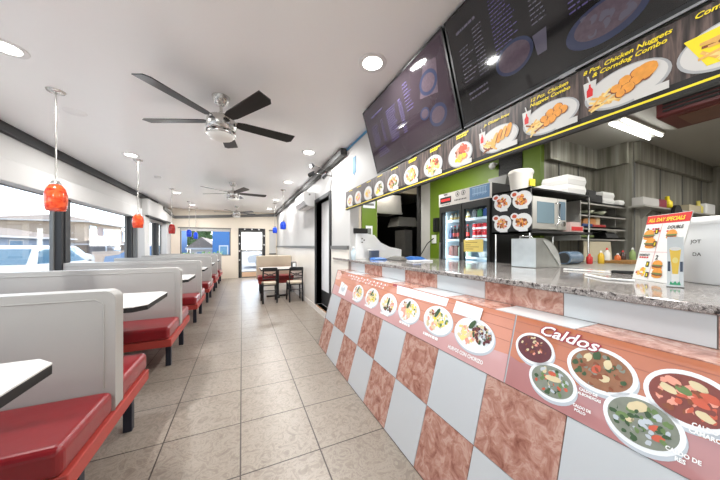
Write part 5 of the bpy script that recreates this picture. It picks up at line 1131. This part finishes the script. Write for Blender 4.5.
def tree(x, y, h, rad, label, seed):
    rr = random.Random(seed); r = thing('leafy_tree', (x, y, -.33), label, 'tree', 'trees beyond the windows')
    g = MB(); g.tube([(x, y, -.33), (x+.05, y, h*.3), (x-.04, y+.05, h*.6)], .12); g.obj('trunk', mat('bark', (96, 80, 66), .9, var=.2), r)
    g = MB()
    for k in range(260):
        a = rr.uniform(0, 2*PI); t = rr.uniform(-1, 1); q = rad*rr.uniform(.55, 1.05)
        c = Vector((x+q*math.cos(a)*math.sqrt(1-t*t), y+q*math.sin(a)*math.sqrt(1-t*t), h*.66+t*h*.34)); s = rad*rr.uniform(.10, .2)
        n1 = Vector((rr.uniform(-1, 1), rr.uniform(-1, 1), rr.uniform(-1, 1))).normalized(); n2 = n1.orthogonal().normalized(); n3 = n1.cross(n2)
        g.poly([c+n2*s, c+n3*s*.7, c-n2*s, c-n3*s*.7]); g.poly([c+n1*s, c+n3*s*.7, c-n1*s, c-n3*s*.7])
    g.ball((x, y, h*.66), rad*.72, rad*.72, h*.26); g.obj('foliage', mat('leaf_green', (92, 116, 74), .8, var=.35, scale=3), r)
tree(-4.6, 36, 4.0, 1.5, 'larger leafy tree above the small pale house', 3); tree(-6.5, 41, 3.4, 1.3, 'smaller leafy tree beside the blue house edge', 4); tree(-2.9, 41.5, 3.6, 1.2, 'leafy tree against the left edge of the blue building', 8)
def shrub(x, y, h, rad, m, label, seed, flower=None):
    rr = random.Random(seed); r = thing('shrub', (x, y, -.33), label, 'shrub', 'shrubs outside the windows')
    g = MB(); f = MB()
    for k in range(170):
        a = rr.uniform(0, 2*PI); q = rad*math.sqrt(rr.random()); z = -.1+h*rr.uniform(.05, 1)
        c = Vector((x+q*math.cos(a), y+q*math.sin(a), z)); s = rad*.16
        n1 = Vector((rr.uniform(-1, 1), rr.uniform(-1, 1), rr.uniform(-.2, 1))).normalized(); n2 = n1.orthogonal().normalized(); n3 = n1.cross(n2)
        (f if flower and k % 3 == 0 and z > h*.45 else g).poly([c+n2*s, c+n3*s*.6, c-n2*s, c-n3*s*.6])
    g.tube([(x, y, -.33), (x, y, h*.7)], .02); g.obj('foliage', m, r)
    if flower: f.obj('blossom', flower, r)
M_leaf = mat('leaf_green', (92, 116, 74)); M_leaf2 = mat('bright_leaf', (116, 150, 70), .8, var=.3)
shrub(-3.0, 3.95, 1.22, .34, M_leaf, 'leafy shrub with red flowers just outside the nearest window', 5, mat('red_flower', (200, 50, 60), .6)); shrub(-3.0, 4.75, .85, .3, M_leaf, 'low green shrub outside the nearest window', 6)
shrub(-2.7, 15.5, 1.0, .5, M_leaf2, 'low bright shrub beyond the far window, left one', 7); shrub(-1.4, 15.2, 1.05, .5, M_leaf2, 'low bright shrub beyond the far window, right one', 9)
def car(x, y, rz, paint, label):
    r = thing('parked_car', (0, 0, 0), label, 'car', 'cars parked outside')
    W = .88; side = [(-2.25, .25), (2.2, .25), (2.28, .55), (2.15, .78), (1.05, .95), (-1.75, 1.0), (-2.25, .92), (-2.32, .55)]
    g = MB(); g.prism([(px, W, pz) for px, pz in side], (0, -2*W, 0)); g.obj('body', paint, r, bevel=.10, seg=3)
    A = [(-1.8, -.80, .96), (1.05, -.80, .93), (1.05, .80, .93), (-1.8, .80, .96)]; T = [(-1.15, -.60, 1.42), (.25, -.60, 1.42), (.25, .60, 1.42), (-1.15, .60, 1.42)]
    g = MB(); g.hexa(A, T); g.hexa([(-1.15, -.60, 1.42), (.25, -.60, 1.42), (.25, .60, 1.42), (-1.15, .60, 1.42)], [(-1.0, -.5, 1.47), (.12, -.5, 1.47), (.12, .5, 1.47), (-1.0, .5, 1.47)]); g.obj('cabin', paint, r, bevel=.03)
    Av, Tv = [Vector(p) for p in A], [Vector(p) for p in T]; cg = mat('car_glass', (96, 130, 146), .08, .3)
    for i0, i1, nm, n_ in ((1, 2, 'windscreen', 1), (3, 0, 'rear_window', 1), (0, 1, 'side_window', 2), (2, 3, 'side_window', 2)):
        for k in range(n_):
            u0, u1 = k/n_+.06/n_+(.04 if n_ == 2 and k == 0 else 0), (k+1)/n_-.06/n_
            def at(u, v): return Av[i0].lerp(Av[i1], u).lerp(Tv[i0].lerp(Tv[i1], u), v)
            q = [at(u0, .12), at(u1, .12), at(u1, .88), at(u0, .88)]; nn = (q[1]-q[0]).cross(q[3]-q[0]).normalized()
            g = MB(); g.prism([p+nn*.004 for p in q], nn*.012); g.obj(nm, cg, r)
    for wx in (-1.4, 1.4):
        for s in (-1, 1):
            g = MB(); g.cyl((wx, s*.70, .20), (wx, s*.90, .20), .325, n=24); w = g.obj('wheel', M_blackm, r); g = MB(); g.cyl((wx, s*.90, .20), (wx, s*.915, .20), .19, n=16); g.obj('hub_cap', M_chrome, w)
    for s in (-1, 1): g = MB(); g.ball((2.2, s*.62, .66), .08, .16, .08); g.obj('headlight', M_opal, r)
    r.location = (x, y, -.205); r.rotation_euler = (0, 0, rz); return r
M_cwh = mat('white_car_paint', (236, 236, 238), .25, coat=.5); M_cbl = mat('blue_car_paint', (110, 140, 176), .25, coat=.5); M_csl = mat('silver_car_paint', (190, 194, 198), .25, .4)
car(-5.4, 10.5, math.radians(93), M_cwh, 'white car parked outside the nearest left window')
car(-10.5, 23.0, math.radians(95), M_csl, 'silver car parked far down the street')
car(2.7, 21.0, math.radians(175), M_csl, 'silver car seen through the glass street door')
car(-4.2, 18.5, math.radians(5), M_cbl, 'light blue car parked beyond the far window')
b = MB(); b.cyl((-12.6, 28.2, -.33), (-12.6, 28.2, 6.0), .12, n=10); b.beam((-13.3, 28.2, 5.2), (-11.9, 28.2, 5.2), .1, .1); tag(b.obj('utility_pole', mat('grey_wood', (120, 112, 104), .9)), 'grey utility pole behind the near window mullion', 'pole')
b = MB(); b.cyl((-12.9, 35.6, -.33), (-12.9, 35.6, 3.0), .07, n=10); b.box(-12.88, -12.82, 35.2, 36.0, 2.6, 3.0); tag(b.obj('street_sign', M_fw), 'white street sign pole before the tan house', 'sign')
for k, x in enumerate((-13.2, -12.0)):
    b = MB(); b.tube([(x, 28.05, 5.28), (x, 22.7, 4.95+.25*k), (x+.2, 4, 5.6)], .022, n=6); tag(b.obj('power_line', M_dtrim), ('farther' if k == 0 else 'nearer')+' overhead power line crossing the left window', 'power line')
